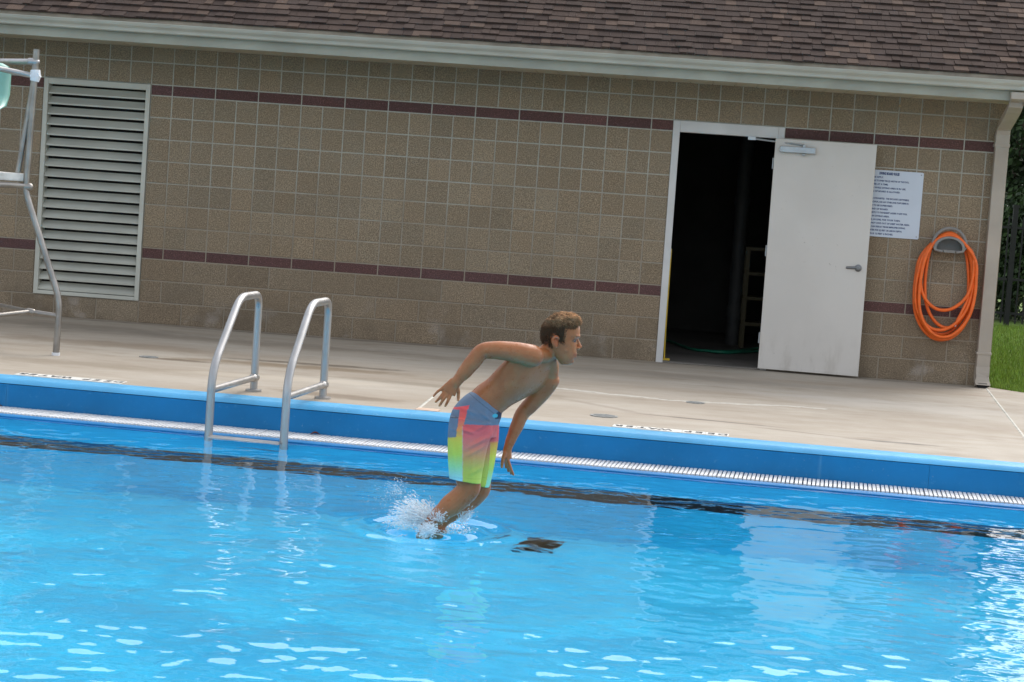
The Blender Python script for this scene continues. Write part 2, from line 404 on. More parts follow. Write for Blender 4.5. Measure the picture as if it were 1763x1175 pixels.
# near and side copings (outside the picture)
mb = MB()
for a, b in (((P_S0-.05, 0), (P_S0+.3, P_T1)), ((P_S1-.3, 0), (P_S1+.05, P_T1)), ((P_S0, P_T1-.3), (P_S1, P_T1+.05))):
    mb.box((a[0], a[1]+.7 if a[1] == 0 else a[1], -.40), (b[0], b[1], .008), pp)
tag(mb.build('pool_coping', M_curb, bevel=.02), kind='structure')
mb = MB()
D = -1.70; s0, s1, t0, t1 = P_S0+.15, P_S1-.15, LIP1-.03, P_T1-.15
SLK = .75; ts = t0+SLK*(-.26-D)                                            # the far side slopes down to the floor, shaped to catch more light
q = [pp(s0, t0, -.23), pp(s1, t0, -.23), pp(s1, t1, -.23), pp(s0, t1, -.23), pp(s0, t0, -.26), pp(s1, t0, -.26), pp(s0, ts, D), pp(s1, ts, D), pp(s1, t1, D), pp(s0, t1, D)]
mb.add(q, [(0, 1, 5, 4), (4, 5, 7, 6), (1, 2, 8, 7, 5), (2, 3, 9, 8), (3, 0, 4, 6, 9), (6, 7, 8, 9)])
shell = mb.build('pool_shell', M_shell, recalc=False); tag(shell, kind='structure')
mb = MB()
def slope(s, z, n): return pp(s, t0+SLK*(-.26-z)+n*.8, z+n*.6)
mb.add([slope(s0+.01, -.72, .003), slope(s1-.01, -.72, .003), slope(s1-.01, -.95, .003), slope(s0+.01, -.95, .003), slope(s0+.01, -.72, .012), slope(s1-.01, -.72, .012), slope(s1-.01, -.95, .012), slope(s0+.01, -.95, .012)],
       [(0, 3, 2, 1), (4, 5, 6, 7), (0, 1, 5, 4), (1, 2, 6, 5), (2, 3, 7, 6), (3, 0, 4, 7)])
mb.build('wall_stripe', M_stripe, shell)
def floor_plate(s, t, a, b, name):
    mb = MB()
    mb.box((s-a, t-b, D+.002), (s+a, t-b+.05, D+.03), pp); mb.box((s-a, t+b-.05, D+.002), (s+a, t+b, D+.03), pp)
    for k in range(9):
        x = s-a+.02+k*(2*a-.04)/9; mb.box((x, t-b+.05, D+.002), (x+.05, t+b-.05, D+.025), pp)
    return mb.build(name, M_plate, shell)
floor_plate(4.03, 1.98, .12, .13, 'main_drain')

# ------------------------------------------------------------------ water
def wave_field(S_, T_):
    g = np.random.default_rng(21); h = np.zeros_like(S_)
    def add(n, l0, l1, slope, aniso=1.0):
        nonlocal h
        lam = np.exp(g.uniform(np.log(l0), np.log(l1), n)); th = g.uniform(0, np.pi, n)
        kx = 2*np.pi/lam*np.cos(th)*aniso; ky = 2*np.pi/lam*np.sin(th); ph = g.uniform(0, 2*np.pi, n)
        amp = slope*lam/(2*np.pi)*np.sqrt(2/n)
        for i in range(n): h = h+amp[i]*np.sin(kx[i]*S_+ky[i]*T_+ph[i])
    add(46, .9, 2.6, .012); add(60, .30, .9, .018); add(80, .10, .24, .034); add(60, .055, .10, .020)
    return h
def axis(segs):
    out = [segs[0][0]]
    for a, b, st in segs:
        n = max(1, int(round((b-a)/st))); out += [a+(b-a)*(k+1)/n for k in range(n)]
    return np.array(out)
sa = axis([(s0, -.8, .12), (-.8, 8.2, .0155), (8.2, s1, .12)]); ta = axis([(LIP1-.02, 1.6, .02), (1.6, 8.2, .0155), (8.2, t1, .12)])
SS, TT = np.meshgrid(sa, ta); HH = wave_field(SS, TT)
fs, ft = 3.70, 3.42                                                   # where the feet break the surface
rr = np.hypot(SS-fs, (TT-ft)); HH += .014*np.cos(rr*2*np.pi/.20)*np.exp(-((rr-.22)/.26)**2) + .022*np.exp(-(rr/.09)**2)
HH *= np.clip((TT-LIP1)/.25, .15, 1)*(.62+.38*np.clip((TT-1.5)/4.0, 0, 1))
ns, ntt = len(sa), len(ta)
vs = np.empty((ns*ntt, 3)); s_, t_ = SS.ravel(), TT.ravel()
vs[:, 0] = PO.x+PS.x*s_+PT.x*t_; vs[:, 1] = PO.y+PS.y*s_+PT.y*t_; vs[:, 2] = WATER_Z+HH.ravel()
ii, jj = np.meshgrid(np.arange(ntt-1), np.arange(ns-1), indexing='ij'); b_ = (ii*ns+jj).ravel()
fc = np.stack([b_, b_+ns, b_+ns+1, b_+1], 1)
me = bpy.data.meshes.new('water'); me.from_pydata(vs.tolist(), [], fc.tolist()); me.update(); me.shade_smooth()
if me.polygons[0].normal.z < 0: me.flip_normals()
wt = NT('pool_water'); wt.n.remove(wt.p)
gl = wt.n.new('ShaderNodeBsdfGlass'); gl.inputs['IOR'].default_value = 1.333; gl.inputs['Roughness'].default_value = 0.0
gl.inputs['Color'].default_value = (.97, .995, 1, 1)
bm_ = wt.n.new('ShaderNodeBump'); bm_.inputs['Strength'].default_value = .2; bm_.inputs['Distance'].default_value = .004
wt.l.new(wt.noise(11, 3, .55), bm_.inputs['Height']); wt.l.new(bm_.outputs[0], gl.inputs['Normal'])
wt.l.new(gl.outputs[0], wt.out.inputs[0]); me.materials.append(wt.m)
water = link(bpy.data.objects.new('water', me)); tag(water, kind='structure')

# ------------------------------------------------------------------ gutter grating
gr = tag(empty('gutter_grating', pp(3.9, .4, -.19)), 'long white slotted grating over the overflow channel beside the blue curb', 'grating')
PITCH = .0267
def bar_mesh(mb, s):
    mb.box((s, .250, -.204), (s+.0185, .392, -.184), pp); mb.box((s, .406, -.204), (s+.0185, .552, -.184), pp)
    mb.box((s+.002, .392, -.204), (s+.0165, .406, -.188), pp)
mbar = MB(); bar_mesh(mbar, 0.0)
bm0 = mbar.mesh('bar', M_grate)
bmx = bmesh.new(); bmx.from_mesh(bm0); bmesh.ops.translate(bmx, verts=bmx.verts, vec=-pp(0, .4, -.19)); bmesh.ops.recalc_face_normals(bmx, faces=bmx.faces); bmx.to_mesh(bm0); bmx.free()
sA = -.05
for k in range(300):
    o = bpy.data.objects.new('bar', bm0); link(o, gr)
    o.location = pp(sA+k*PITCH+random.uniform(-.0012, .0012), .4+random.uniform(-.002, .002), -.19+random.uniform(-.001, .001))-gr.location
mb = MB(); s = P_S0
while s < P_S1-.03:
    if s < sA-.02 or s > sA+300*PITCH: bar_mesh(mb, s)
    s += PITCH
tag(mb.build('bar_field', M_grate, gr), kind='stuff')
mb = MB()
for t in (.262, .399, .54): mb.box((P_S0, t-.005, -.212), (P_S1, t+.005, -.204), pp)
mb.build('carrier_rail', M_grate, gr)

# ------------------------------------------------------------------ building
bld = tag(empty('pool_building', (3.2, .2, 0)), 'long tan block pool building with maroon bands and brown shingle roof', 'building')
wallp = empty('wall', (0, 0, 0)); wallp.parent = bld; wallp.location = -bld.location
X0, X1 = -9*U, 38*U
DOOR_U, LOUV_U = (23, 28), (-6, -1)
mb = MB()
def mort(u0, u1, z0, z1): mb.box((u0*U, .005, z0*IN), (u1*U, .22, z1*IN))
mort(-46, -6, 0, 104); mort(-6, -1, 0, 8); mort(-6, -1, 88, 104); mort(-1, 23, 0, 104); mort(23, 28, 88, 104); mort(28, 37.985, 0, 104)
mb.box((-46*U, .22, 0), (-45.9*U, 6.8, 2.64)); mb.box((37.985*U-.2, .22, 0), (37.985*U, 6.8, 2.64)); mb.box((-46*U, 6.8, 0), (37.985*U, 7.0, 2.64))
mb.build('mortar_wall', M_mortar, wallp)
JT = .0112
def piece_mesh(w_, h_, d=.03, bev=.0025):
    bm = bmesh.new(); bmesh.ops.create_cube(bm, size=1)
    for v in bm.verts: v.co = Vector((v.co.x*w_, v.co.y*d, v.co.z*h_))
    ed = [e for e in bm.edges if all(v.co.y < 0 for v in e.verts)]
    bmesh.ops.bevel(bm, geom=ed, offset=bev, segments=1, affect='EDGES')
    m = bpy.data.meshes.new('block'); bm.to_mesh(m); bm.free(); return m
cache = {}
def place_piece(name, x0, x1, z0, z1, mat, tint, out=None):
    x0 += JT/2; x1 -= JT/2; z0 += JT/2; z1 -= JT/2
    yj = random.uniform(-.0015, .0015)
    if out is not None:
        out.box((x0, yj, z0), (x1, .03+yj, z1)); out.c.append(tint); return
    key = (round(x1-x0, 4), round(z1-z0, 4), mat.name)
    if key not in cache:
        m = piece_mesh(x1-x0, z1-z0); m.materials.append(mat); cache[key] = m
    o = bpy.data.objects.new(name, cache[key]); link(o, wallp)
    o.location = ((x0+x1)/2, .015+yj, (z0+z1)/2); o.color = tint
def in_open(ua, ub, za, zb):
    if ub > LOUV_U[0]+.01 and ua < LOUV_U[1]-.01 and zb > 8.1 and za < 87.9: return 'L'
    if ub > DOOR_U[0]+.01 and ua < DOOR_U[1]-.01 and za < 87.9: return 'D'
def tint(v=.10, hue=.03):
    k = random.gauss(1, v*.6); k = max(1-1.6*v, min(1+1.6*v, k)); h = random.uniform(-hue, hue)
    return (k*(1+h), k, k*(1-h), 1)
def clipped(ua, ub, za, zb):
    """cut a course piece against the openings"""
    segs = [(ua, ub)]
    for (o0, o1), (w0, w1) in ((LOUV_U, (8, 88)), (DOOR_U, (-1, 88))):
        if zb <= w0+.01 or za >= w1-.01: continue
        new = []
        for a, b in segs:
            if b <= o0+.01 or a >= o1-.01: new.append((a, b)); continue
            if a < o0-.01: new.append((a, o0))
            if b > o1+.01: new.append((o1, b))
        segs = new
    return segs
rest = MB(); rest.c = []
UEND = 37.985
count = 0
for ci, z0 in enumerate([28+8*k for k in range(7)]+[88, 96]):
    top = z0 >= 88
    for u in range(-46, 38):
        ub = min(u+1, UEND)
        if in_open(u, u+1, z0, z0+8): continue
        view = u >= -9 and z0 < 96 and count < 300
        if view: count += 1
        place_piece('block', u*U, ub*U, z0*IN, (z0+8)*IN, M_block, tint(.10, .025), None if view else rest)
for z0 in (24, 84):
    u = -46
    while u < 38:
        for a, b in clipped(u, min(u+2, UEND), z0, z0+4):
            if b > -9: place_piece('band_brick', a*U, b*U, z0*IN, (z0+4)*IN, M_band, tint(.16, .03))
            else: place_piece('band_brick', a*U, b*U, z0*IN, (z0+4)*IN, M_band, tint(.16, .03))
        u += 2
for k, z0 in enumerate((0, 8, 16)):
    u = -46+(1 if k % 2 == 0 else 0)-.0
    while u < 38:
        for a, b in clipped(u, min(u+2, UEND), z0, z0+8):
            place_piece('base_block', a*U, b*U, z0*IN, (z0+8)*IN, M_base, tint(.11, .025))
        u += 2
def tinted(mb, name, mat, parent, per=6):
    o = mb.build(name, mat, parent, recalc=False); me = o.data
    ca = me.color_attributes.new('tint', 'FLOAT_COLOR', 'CORNER')
    arr = np.ones((len(me.loops), 4), dtype=np.float32); nl = np.array([p.loop_total for p in me.polygons])
    fc_ = np.repeat(np.array(mb.c, dtype=np.float32), per, axis=0); arr[:] = np.repeat(fc_, nl, axis=0)
    ca.data.foreach_set('color', arr.ravel()); return o
tag(tinted(rest, 'block_field', M_block_s, wallp), kind='stuff')

# soffit, fascia, drip edge, gutter
OV = .75
ZS = 2.578
XL, XR = -9.6, 8.25
sof = empty('soffit', (0, 0, 0)); sof.parent = bld; sof.location = -bld.location
spm = {}
x = XL
mbp = MB(); mbp.box((.004, -OV+.012, ZS), (.196, -.002, ZS+.012)); mbp.box((.0, -OV+.012, ZS+.008), (.2, -.002, ZS+.016))
pm = mbp.mesh('soffit_panel', M_soffit)
while x < XR-.1:
    o = bpy.data.objects.new('soffit_panel', pm); link(o, sof); o.location = (x, 0, random.uniform(-.001, .001)); x += .2
mb = MB(); mb.box((XL, -OV-.022, 2.570), (XR, -OV+.010, 2.745)); mb.build('fascia', M_fascia, bld, bevel=.003)
mb = MB(); mb.box((XL, -.034-OV, 2.748), (XR, .02-OV, 2.786)); mb.build('drip_edge', M_drip, bld, bevel=.004)
g0 = -OV-.024
gp = [(a_, 2.742-(2.750-b_)*.70) for a_, b_ in [(g0, 2.628), (g0-.062, 2.628), (g0-.070, 2.640), (g0-.072, 2.668), (g0-.080, 2.684), (g0-.096, 2.700), (g0-.104, 2.718), (g0-.106, 2.736), (g0-.112, 2.738), (g0-.112, 2.750), (g0-.094, 2.750), (g0-.092, 2.738), (g0-.088, 2.708), (g0-.066, 2.688), (g0-.060, 2.640), (g0-.004, 2.636), (g0-.004, 2.744), (g0, 2.744)]]
mb = MB(); mb.extrude(gp, XL, XR, lambda s, a, b: (s, a, b)); gut = mb.build('gutter', M_white_trim, bld, smooth=35)

# roof with shingle courses
TH = R(25.5); CT, ST = math.cos(TH), math.sin(TH)
RY, RZ = -OV-.052, 2.780
def rf(x, v, n): return (x, RY+v*CT-n*ST, RZ+v*ST+n*CT)
roof = empty('roof', (0, 0, 0)); roof.parent = bld; roof.location = -bld.location
LEN = 4.7
mb = MB(); mb.box((XL-.1, .02, -.02), (XR+.12, LEN, .0), rf)
mb.box((XL-.1, .03, -.16), (XL-.07, LEN, -.02), rf); mb.box((XR+.09, .03, -.16), (XR+.12, LEN, -.02), rf)
rd = mb.build('roof_deck', M_drip, roof)
mb = MB(); yr = RY+LEN*CT; zr = RZ+LEN*ST
mb.add([(XL-.1, yr, zr), (XR+.12, yr, zr), (XR+.12, yr+LEN*CT, RZ), (XL-.1, yr+LEN*CT, RZ), (XL-.1, yr, zr-.03), (XR+.12, yr, zr-.03), (XR+.12, yr+LEN*CT, RZ-.03), (XL-.1, yr+LEN*CT, RZ-.03)],
       [(0, 1, 2, 3), (7, 6, 5, 4), (0, 4, 5, 1), (2, 6, 7, 3), (1, 5, 6, 2), (3, 7, 4, 0)]); mb.build('rear_slope', M_shing_s, roof)
mb = MB()   # gable end walls
for xg in (37.985*U-.03, -46*U+.03):
    mb.add([(xg, .1, 2.60), (xg, 6.9, 2.60), (xg, yr, zr-.08)], [(0, 1, 2)])
mb.build('gable', M_block_s, roof)
EXP = .142
shf = MB(); shf.c = []; shc = {}; nsh = 0
def sh_tint():
    r_ = random.random()
    if r_ < .14: k = random.uniform(1.35, 1.75); return (k*1.0, k*.98, k*.92, 1)
    if r_ < .27: k = random.uniform(.66, .82); return (k, k, k*1.02, 1)
    k = random.gauss(1, .07); h = random.uniform(-.03, .03); return (k*(1+h), k, k*(1-h), 1)
cand = []
row = 0; v = 0.
while v < LEN-.1:
    x = XL-.1+random.uniform(-.12, 0)
    wave = lambda xx, row=row: .004*math.sin(xx*2.1+row*1.7)+.003*math.sin(xx*5.3+row*.6)
    while x < XR+.12:
        w_ = random.choice((.07, .085, .10, .11, .13, .15)); tint_ = sh_tint()
        proud = .010+(.009 if random.random() < .45 else 0)+random.uniform(0, .002)
        xe = min(x+w_, XR+.125)
        if xe-x > .03: cand.append((row, max(x, XL-.1), xe-.003, v+wave(x), proud, tint_))
        x += w_
    row += 1; v += EXP
def shingle_box(mb, x0, x1, v0, proud):
    a = [rf(x0, v0, 0.001), rf(x1, v0, 0.001), rf(x1, v0+EXP+.05, .0005), rf(x0, v0+EXP+.05, .0005),
         rf(x0, v0, proud+.004), rf(x1, v0, proud+.004), rf(x1, v0+EXP+.05, .0015), rf(x0, v0+EXP+.05, .0015)]
    mb.add(a, [(0,3,2,1),(4,5,6,7),(0,1,5,4),(1,2,6,5),(2,3,7,6),(3,0,4,7)])
for (row, x0, x1, v0, proud, tn) in cand:
    vis = (row < 13 and 7.9 > x0 > 7.9-(5.2-.30*row) and x0 > 1.2) if False else (row < 7 and 1.9 < x0 < 7.75)
    if vis and nsh < 300:
        key = (round(x1-x0, 3), round(proud, 4) if False else (0 if proud < .0155 else 1))
        if key not in shc:
            m_ = MB(); c0 = rf(0, 0, 0)
            a = MB(); shingle_box(a, 0, key[0], 0, .011 if key[1] == 0 else .020)
            a.v = [(p[0]-c0[0], p[1]-c0[1], p[2]-c0[2]) for p in a.v]; shc[key] = a.mesh('shingle', M_shing)
        o = bpy.data.objects.new('shingle', shc[key]); link(o, roof); o.location = rf(x0, v0, random.uniform(0, .0012)); o.color = tn; nsh += 1
    else:
        shingle_box(shf, x0, x1, v0, proud); shf.c.append(tn)
tag(tinted(shf, 'shingle_field', M_shing_s, roof), kind='stuff')

# downspout
ds = empty('downspout', (7.64, -.05, 0)); ds.parent = bld; ds.location = Vector((7.64, -.05, 0))-bld.location
def rect_ring(c, hx, hy, tilt=0):
    # tilt about x: ring normal leans
    return [(c[0]+a*hx, c[1]+b*hy*math.cos(tilt), c[2]+b*hy*math.sin(tilt)) for a, b in ((-1,-1),(-.9,-1.04),(.9,-1.04),(1,-1),(1,1),(-1,1))]
mb = MB(); mb.rings([rect_ring((7.640, -.052, z), .058+dz, .044+dz) for z, dz in ((.175, 0), (2.255, 0))]); mb.build('pipe', M_down, ds, bevel=.004)
mb = MB()
el = [(7.640, -.052, 2.20, 0), (7.640, -.055, 2.30, 0), (7.640, -.085, 2.345, .5), (7.636, -.20, 2.385, .95), (7.628, -.68, 2.505, .95), (7.626, -.80, 2.54, .6), (7.625, -.828, 2.58, 0), (7.625, -.828, 2.640, 0)]
mb.rings([rect_ring(e[:3], .062, .048, -e[3]) for e in el]); mb.build('elbow', M_down, ds, bevel=.003)
mb = MB(); mb.box((7.572, -.104, 2.185), (7.708, -.0, 2.215)); mb.box((7.572, -.104, .30), (7.708, 0, .322)); mb.build('strap', M_down, ds, bevel=.003)
mb = MB(); n_ = []
for z, y, hx, hy, tw in ((.19, -.052, .061, .047, 0), (.13, -.060, .062, .046, .03), (.085, -.080, .060, .040, -.06), (.045, -.115, .070, .036, .05), (.012, -.150, .064, .036, .0)):
    r_ = rect_ring((7.640, y, z), hx, hy, -.5*(1-z/.19)); n_.append([(p[0]+random.uniform(-.008, .008)*(z < .15), p[1]+random.uniform(-.008, .008)*(z < .15), max(.004, p[2])) for p in r_])
mb.rings(n_, cap=False); sh = mb.build('crumpled_outlet', M_down, ds); sh.modifiers.new('solid', 'SOLIDIFY').thickness = .002
tag(sh, 'bent and crumpled outlet end')
mb = MB(); mb.box((7.600, -.172, .006), (7.680, -.10, .045)); mb.build('outlet_shade_block', M_dark, ds)  # black block painted as the shade inside the open pipe end

# louver vent
lv = empty('louver_vent', (0, 0, 0)); lv.parent = bld; lv.location = -bld.location
lx0, lx1, lz0, lz1 = -6*U+.003, -1*U-.003, 8*IN+.003, 88*IN-.003
mb = MB(); fw = .042
mb.box((lx0, -.012, lz0), (lx0+fw, .12, lz1)); mb.box((lx1-fw, -.012, lz0), (lx1, .12, lz1))
mb.build('jamb', M_louver, lv, bevel=.003)
mb = MB(); mb.box((lx0+fw, -.010, lz1-.055), (lx1-fw, .12, lz1)); mb.build('head', M_louver, lv, bevel=.003)
mb = MB(); mb.box((lx0+fw, -.014, lz0), (lx1-fw, .12, lz0+.035)); mb.build('sill', M_louver, lv, bevel=.003)
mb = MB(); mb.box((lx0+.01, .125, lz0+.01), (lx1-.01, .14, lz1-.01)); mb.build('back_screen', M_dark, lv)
NS = 20; zz0, zz1 = lz0+.035, lz1-.055; pit = (zz1-zz0)/NS
prof = [(.0, .0), (-.002, .014), (.062, .058), (.074, .074), (.078, .072), (.066, .054), (.003, .010), (.003, .0)]
mbs = MB(); mbs.extrude(prof, lx0+fw+.001, lx1-fw-.001, lambda s, y, z: (s, y, z)); sm = mbs.mesh('slat', M_louver)
for k in range(NS):
    o = bpy.data.objects.new('slat', sm); link(o, lv); o.location = (0, .006, zz0+k*pit+.006)

# door frame and door
fr_ = empty('door_frame', (0, 0, 0)); fr_.parent = bld; fr_.location = -bld.location
dx0, dx1 = 23*U+.002, 28*U-.002
mb = MB(); mb.box((dx0-.004, -.010, 0), (dx0+.060, .15, 88*IN-.002)); mb.build('jamb', M_frame, fr_, bevel=.004)
mb = MB(); mb.box((dx1-.056, -.010, 0), (dx1+.002, .15, 88*IN-.002)); mb.build('jamb', M_frame, fr_, bevel=.004)
mb = MB(); mb.box((dx0+.060, -.008, 84*IN-.004), (dx1-.056, .15, 88*IN-.002)); mb.build('head', M_frame, fr_, bevel=.004)
mb = MB(); mb.box((dx0+.060, .06, .3), (dx0+.0615, .09, .0)) if False else mb.box((dx0+.060, .02, .96), (dx0+.063, .05, 1.06)); mb.build('strike_plate', M_alu, fr_)
mb = MB(); mb.box((dx0+.061, -.01, .001), (dx1-.057, .14, .012)); mb.build('threshold', M_roomfloor, fr_, bevel=.004)
dang = math.atan2(-.085, .914); HX, HY = 5.612, -.028
def df(a, b, z): return (HX+a*math.cos(dang)+b*math.sin(dang), HY+a*math.sin(dang)-b*math.cos(dang), z)   # b: out of the face toward the pool
door = empty('door', (HX, HY, 0)); door.parent = bld; door.location = Vector((HX, HY, 0))-bld.location
mb = MB(); mb.box((0, 0, .018), (.914, .045, 2.128), df); mb.build('leaf', M_doorp, door, bevel=.004)
mb = MB(); mb.box((.048, .046, 2.006), (.372, .092, 2.062), df); mb.box((.25, .046, 1.985), (.28, .075, 2.005), df); mb.build('closer', M_alu, door, bevel=.005)
mb = MB(); mb.box((.255, .055, 2.062), (.275, .080, 2.085), df); mb.tube([df(.265, .066, 2.082), df(-.03, .02, 2.100), (5.42, -.012, 2.112)], .008, 8)
mb.box((5.36, -.025, 2.100), (5.43, -.0085, 2.130)); mb.build('closer_arm', M_alu, door)
mb = MB()
rn = [[df(.835+.033*k*math.cos(a), .046+h, 1.005+.033*k*math.sin(a)) for a in np.linspace(0, 2*math.pi, 20, endpoint=False)] for k, h in ((1, 0), (1, .006), (.7, .012), (.45, .014), (.42, .05))]
mb.rings(rn); mb.tube([df(.835, .05, 1.005), df(.80, .052, 1.006), df(.735, .048, 1.002)], [.016, .013, .012], 10, round_ends=True); mb.build('handle', M_chrome, door, smooth=40)
for z in (.3, 1.1, 1.9):
    mb = MB(); mb.tube([df(-.008, .018, z-.05), df(-.008, .018, z+.05)], .008, 10); mb.build('hinge', M_alu, door)

# plant room behind the doorway
rm = empty('plant_room', (0, 0, 0)); rm.parent = bld; rm.location = -bld.location
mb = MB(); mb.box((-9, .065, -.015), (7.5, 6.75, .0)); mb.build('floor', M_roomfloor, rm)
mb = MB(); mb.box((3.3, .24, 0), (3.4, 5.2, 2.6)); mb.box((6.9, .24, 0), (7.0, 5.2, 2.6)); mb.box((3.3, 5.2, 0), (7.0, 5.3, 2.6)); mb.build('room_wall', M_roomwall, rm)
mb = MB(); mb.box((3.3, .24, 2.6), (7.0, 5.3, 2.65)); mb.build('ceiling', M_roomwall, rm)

pipe = empty('white_pipe', (5.468, 3.2, 0)); tag(pipe, 'white vertical pipe standing in the dark plant room', 'pipe')
mb = MB(); mb.tube([(5.468, 3.2, 0), (5.468, 3.2, 2.59)], .073, 18); mb.build('pipe', M_pvc, pipe, smooth=40)
mb = MB(); mb.tube([(5.468, 3.2, .30), (5.468, 3.2, .42)], .086, 18); mb.build('coupling', M_pvc, pipe, smooth=40); mb = MB(); mb.tube([(5.468, 3.2, 1.5), (5.468, 3.2, 1.6)], .086, 18); mb.build('coupling', M_pvc, pipe, smooth=40)
yr_ = empty('yellow_rack', (5.75, 2.95, 0)); tag(yr_, 'yellow rack behind the door edge inside the dark room', 'rack')
for x in (5.535, 5.95):
    for y in (2.80, 3.10):
        mb = MB(); mb.box((x, y, 0), (x+.045, y+.045, 1.06)); mb.build('post', M_yellow, yr_)
for z in (.24, .51, .77, 1.03):
    mb = MB(); mb.box((5.53, 2.79, z), (6.0, 3.15, z+.035)); mb.build('shelf', M_yellow, yr_)
mb = MB(); mb.tube([(4.748, .17, .02), (4.738, .162, .30), (4.734, .160, 1.05)], [.008, .011, .011], 8); mb.box((4.71, .150, .0), (4.80, .19, .03))
tag(mb.build('yellow_pole', M_yellow_b, origin=(4.74, .165, 0)), 'thin yellow pole leaning inside the left door jamb', 'pole')
def spline(pts, n=10, closed=False):
    P = [Vector(p) for p in pts]; out = []; m = len(P)
    rng_ = range(m) if closed else range(m-1)
    for i in rng_:
        if closed: a, b, c, d = P[i-1], P[i], P[(i+1) % m], P[(i+2) % m]
        else: a, b, c, d = P[max(i-1, 0)], P[i], P[i+1], P[min(i+2, m-1)]
        for k in range(n):
            t = k/n; out.append(.5*((2*b)+(c-a)*t+(2*a-5*b+4*c-d)*t*t+(3*b-a-3*c+d)*t**3))
    if not closed: out.append(P[-1])
    return out
mb = MB(); mb.tube(spline([(4.55, 2.9, .016), (4.80, 2.75, .016), (4.95, 2.1, .016), (5.10, 1.75, .016), (5.4, 1.9, .016), (5.75, 2.7, .016), (6.1, 3.1, .016)]), .014, 8)
mb.tube(spline([(5.15, 1.72, .018), (5.4, 1.7, .018), (5.7, 2.2, .018), (6.1, 2.6, .018)]), .014, 8)
tag(mb.build('green_hose', M_ghose, smooth=60, origin=(5.3, 2.2, 0)), 'green garden hose lying across the plant room floor', 'hose')

# ------------------------------------------------------------------ rules sign
def text_mesh(body, size, fr, name, mat, parent, align='LEFT', ext=.0006, xs=1.0, bold=.045):
    cu = bpy.data.curves.new('t', 'FONT'); cu.body = body; cu.size = size; cu.align_x = align; cu.extrude = ext; cu.offset = size*bold
    cu.resolution_u = 2
    ob = bpy.data.objects.new('t', cu); COL.objects.link(ob)
    dg = bpy.context.evaluated_depsgraph_get(); m = bpy.data.meshes.new_from_object(ob.evaluated_get(dg))
    bpy.data.objects.remove(ob); bpy.data.curves.remove(cu)
    m.materials.clear(); m.materials.append(mat); m.name = name
    for v_ in m.vertices: v_.co = Vector(fr(v_.co.x*xs, v_.co.y, v_.co.z))
    o = bpy.data.objects.new(name, m); link(o, parent); o.location = -parent.location; return o
sg = empty('rules_sign', (6.67, -.006, 1.30)); tag(sg, 'white diving board rules sign with blue lettering, partly hidden by the open door', 'sign')
gx0, gx1, gz0, gz1 = 6.365, 6.975, 1.300, 1.908
mb = MB(); rc = []
for cx, cz, a0 in ((gx1-.012, gz0+.012, -90), (gx1-.012, gz1-.012, 0), (gx0+.012, gz1-.012, 90), (gx0+.012, gz0+.012, 180)):
    for k in range(5): a = R(a0+k*22.5); rc.append((cx+.012*math.cos(a), cz+.012*math.sin(a)))
mb.rings([[(x, -.010, z) for x, z in rc], [(x, -.004, z) for x, z in rc]]); mb.build('panel', M_sign, sg)
for x in (gx0+.022, gx1-.022):
    for z in (gz0+.022, gz1-.022):
        mb = MB(); mb.ball((x, -.010, z), .005, 1, (1, .5, 1)); mb.build('screw', M_blk, sg)
sfr = lambda ox, oz: (lambda x, y, z: (ox+x, -.0106-z*.3, oz+y))
text_mesh('DIVING BOARD RULES', .031, sfr(6.665, gz1-.040), 'lettering', M_ink, sg, 'CENTER', .0006, .58, .07)
lines = ['ALL POOL RULES APPLY.', 'DIVERS MUST BE ABLE TO SWIM THE (2) WIDTHS OF THE POOL.', 'ONLY ONE DIVER AT A TIME.', 'NO SWIMMING WHILE DIVING AREA IS IN USE.', 'NO BOUNCING OF BOARD IS ALLOWED.', 'NO RUNNING.',
 'BACKWARD DIVING IS PROHIBITED.  THIS INCLUDES CARTWHEELS,', 'HANDSPRINGS OR BACKFLIPS, AND ANY OTHER DIVES STAFF DEEMS SO.', 'DIVING BOARD TO BE SUPERVISED.', 'DIVE OFF THE END OF BOARD.', 'AFTER DIVE, SWIM DIRECTLY TO THE NEAREST LADDER TO EXIT POOL.', 'NO STANDING IN DIVING AREA.',
 'WAIT ON DECK, IN LINE, FOR YOUR TURN.', 'SWIM AND DO NOT DIVE OUT OF DEEP WATER AREA.', 'SERIOUS INJURIES CAN RESULT FROM IMPROPER DIVING.', 'NEVER DIVE IN WATER FIVE (5) FEET OR LESS IN DEPTH.', 'MINIMUM DEPTH IS 12 FEET 6 INCHES.']
for k, tx in enumerate(lines):
    text_mesh(tx, .0205, sfr(6.392, gz1-.072-k*.0322), 'lettering', M_ink, sg, 'LEFT', .0004, min(1.0, .545/(len(tx)*.0128)))

# ------------------------------------------------------------------ hose hanger and orange hose
hg = empty('hose_hanger', (7.24, -.02, 1.22)); tag(hg, 'grey plastic arched hose hanger on the wall near the downspout', 'hose hanger')
hx, hz = 7.243, 1.255
def hang_arc(w_, h, b, n=22): return [(hx+w_*math.cos(a), hz+b+h*math.sin(a)) for a in np.linspace(0, math.pi, n)]
mb = MB(); mb.tube([(x, -.135, z) for x, z in arc_path([Vector((hx-.150, 0, 0)).to_tuple()]*1+[(0, 0, 0)], [])] if False else [(x, -.120, z) for x, z in hang_arc(.152, .170, .0)], .015, 10, round_ends=True); mb.build('arch', M_hanger, hg, smooth=50)
mb = MB()
oo = [(hx+.140*math.cos(a), hz-.01+.105*max(-.28, math.sin(a))) for a in np.linspace(0, 2*math.pi, 40, endpoint=False)]
ii_ = [(hx+.116*math.cos(a), hz-.01+.085*max(-.22, math.sin(a))) for a in np.linspace(0, 2*math.pi, 40, endpoint=False)]
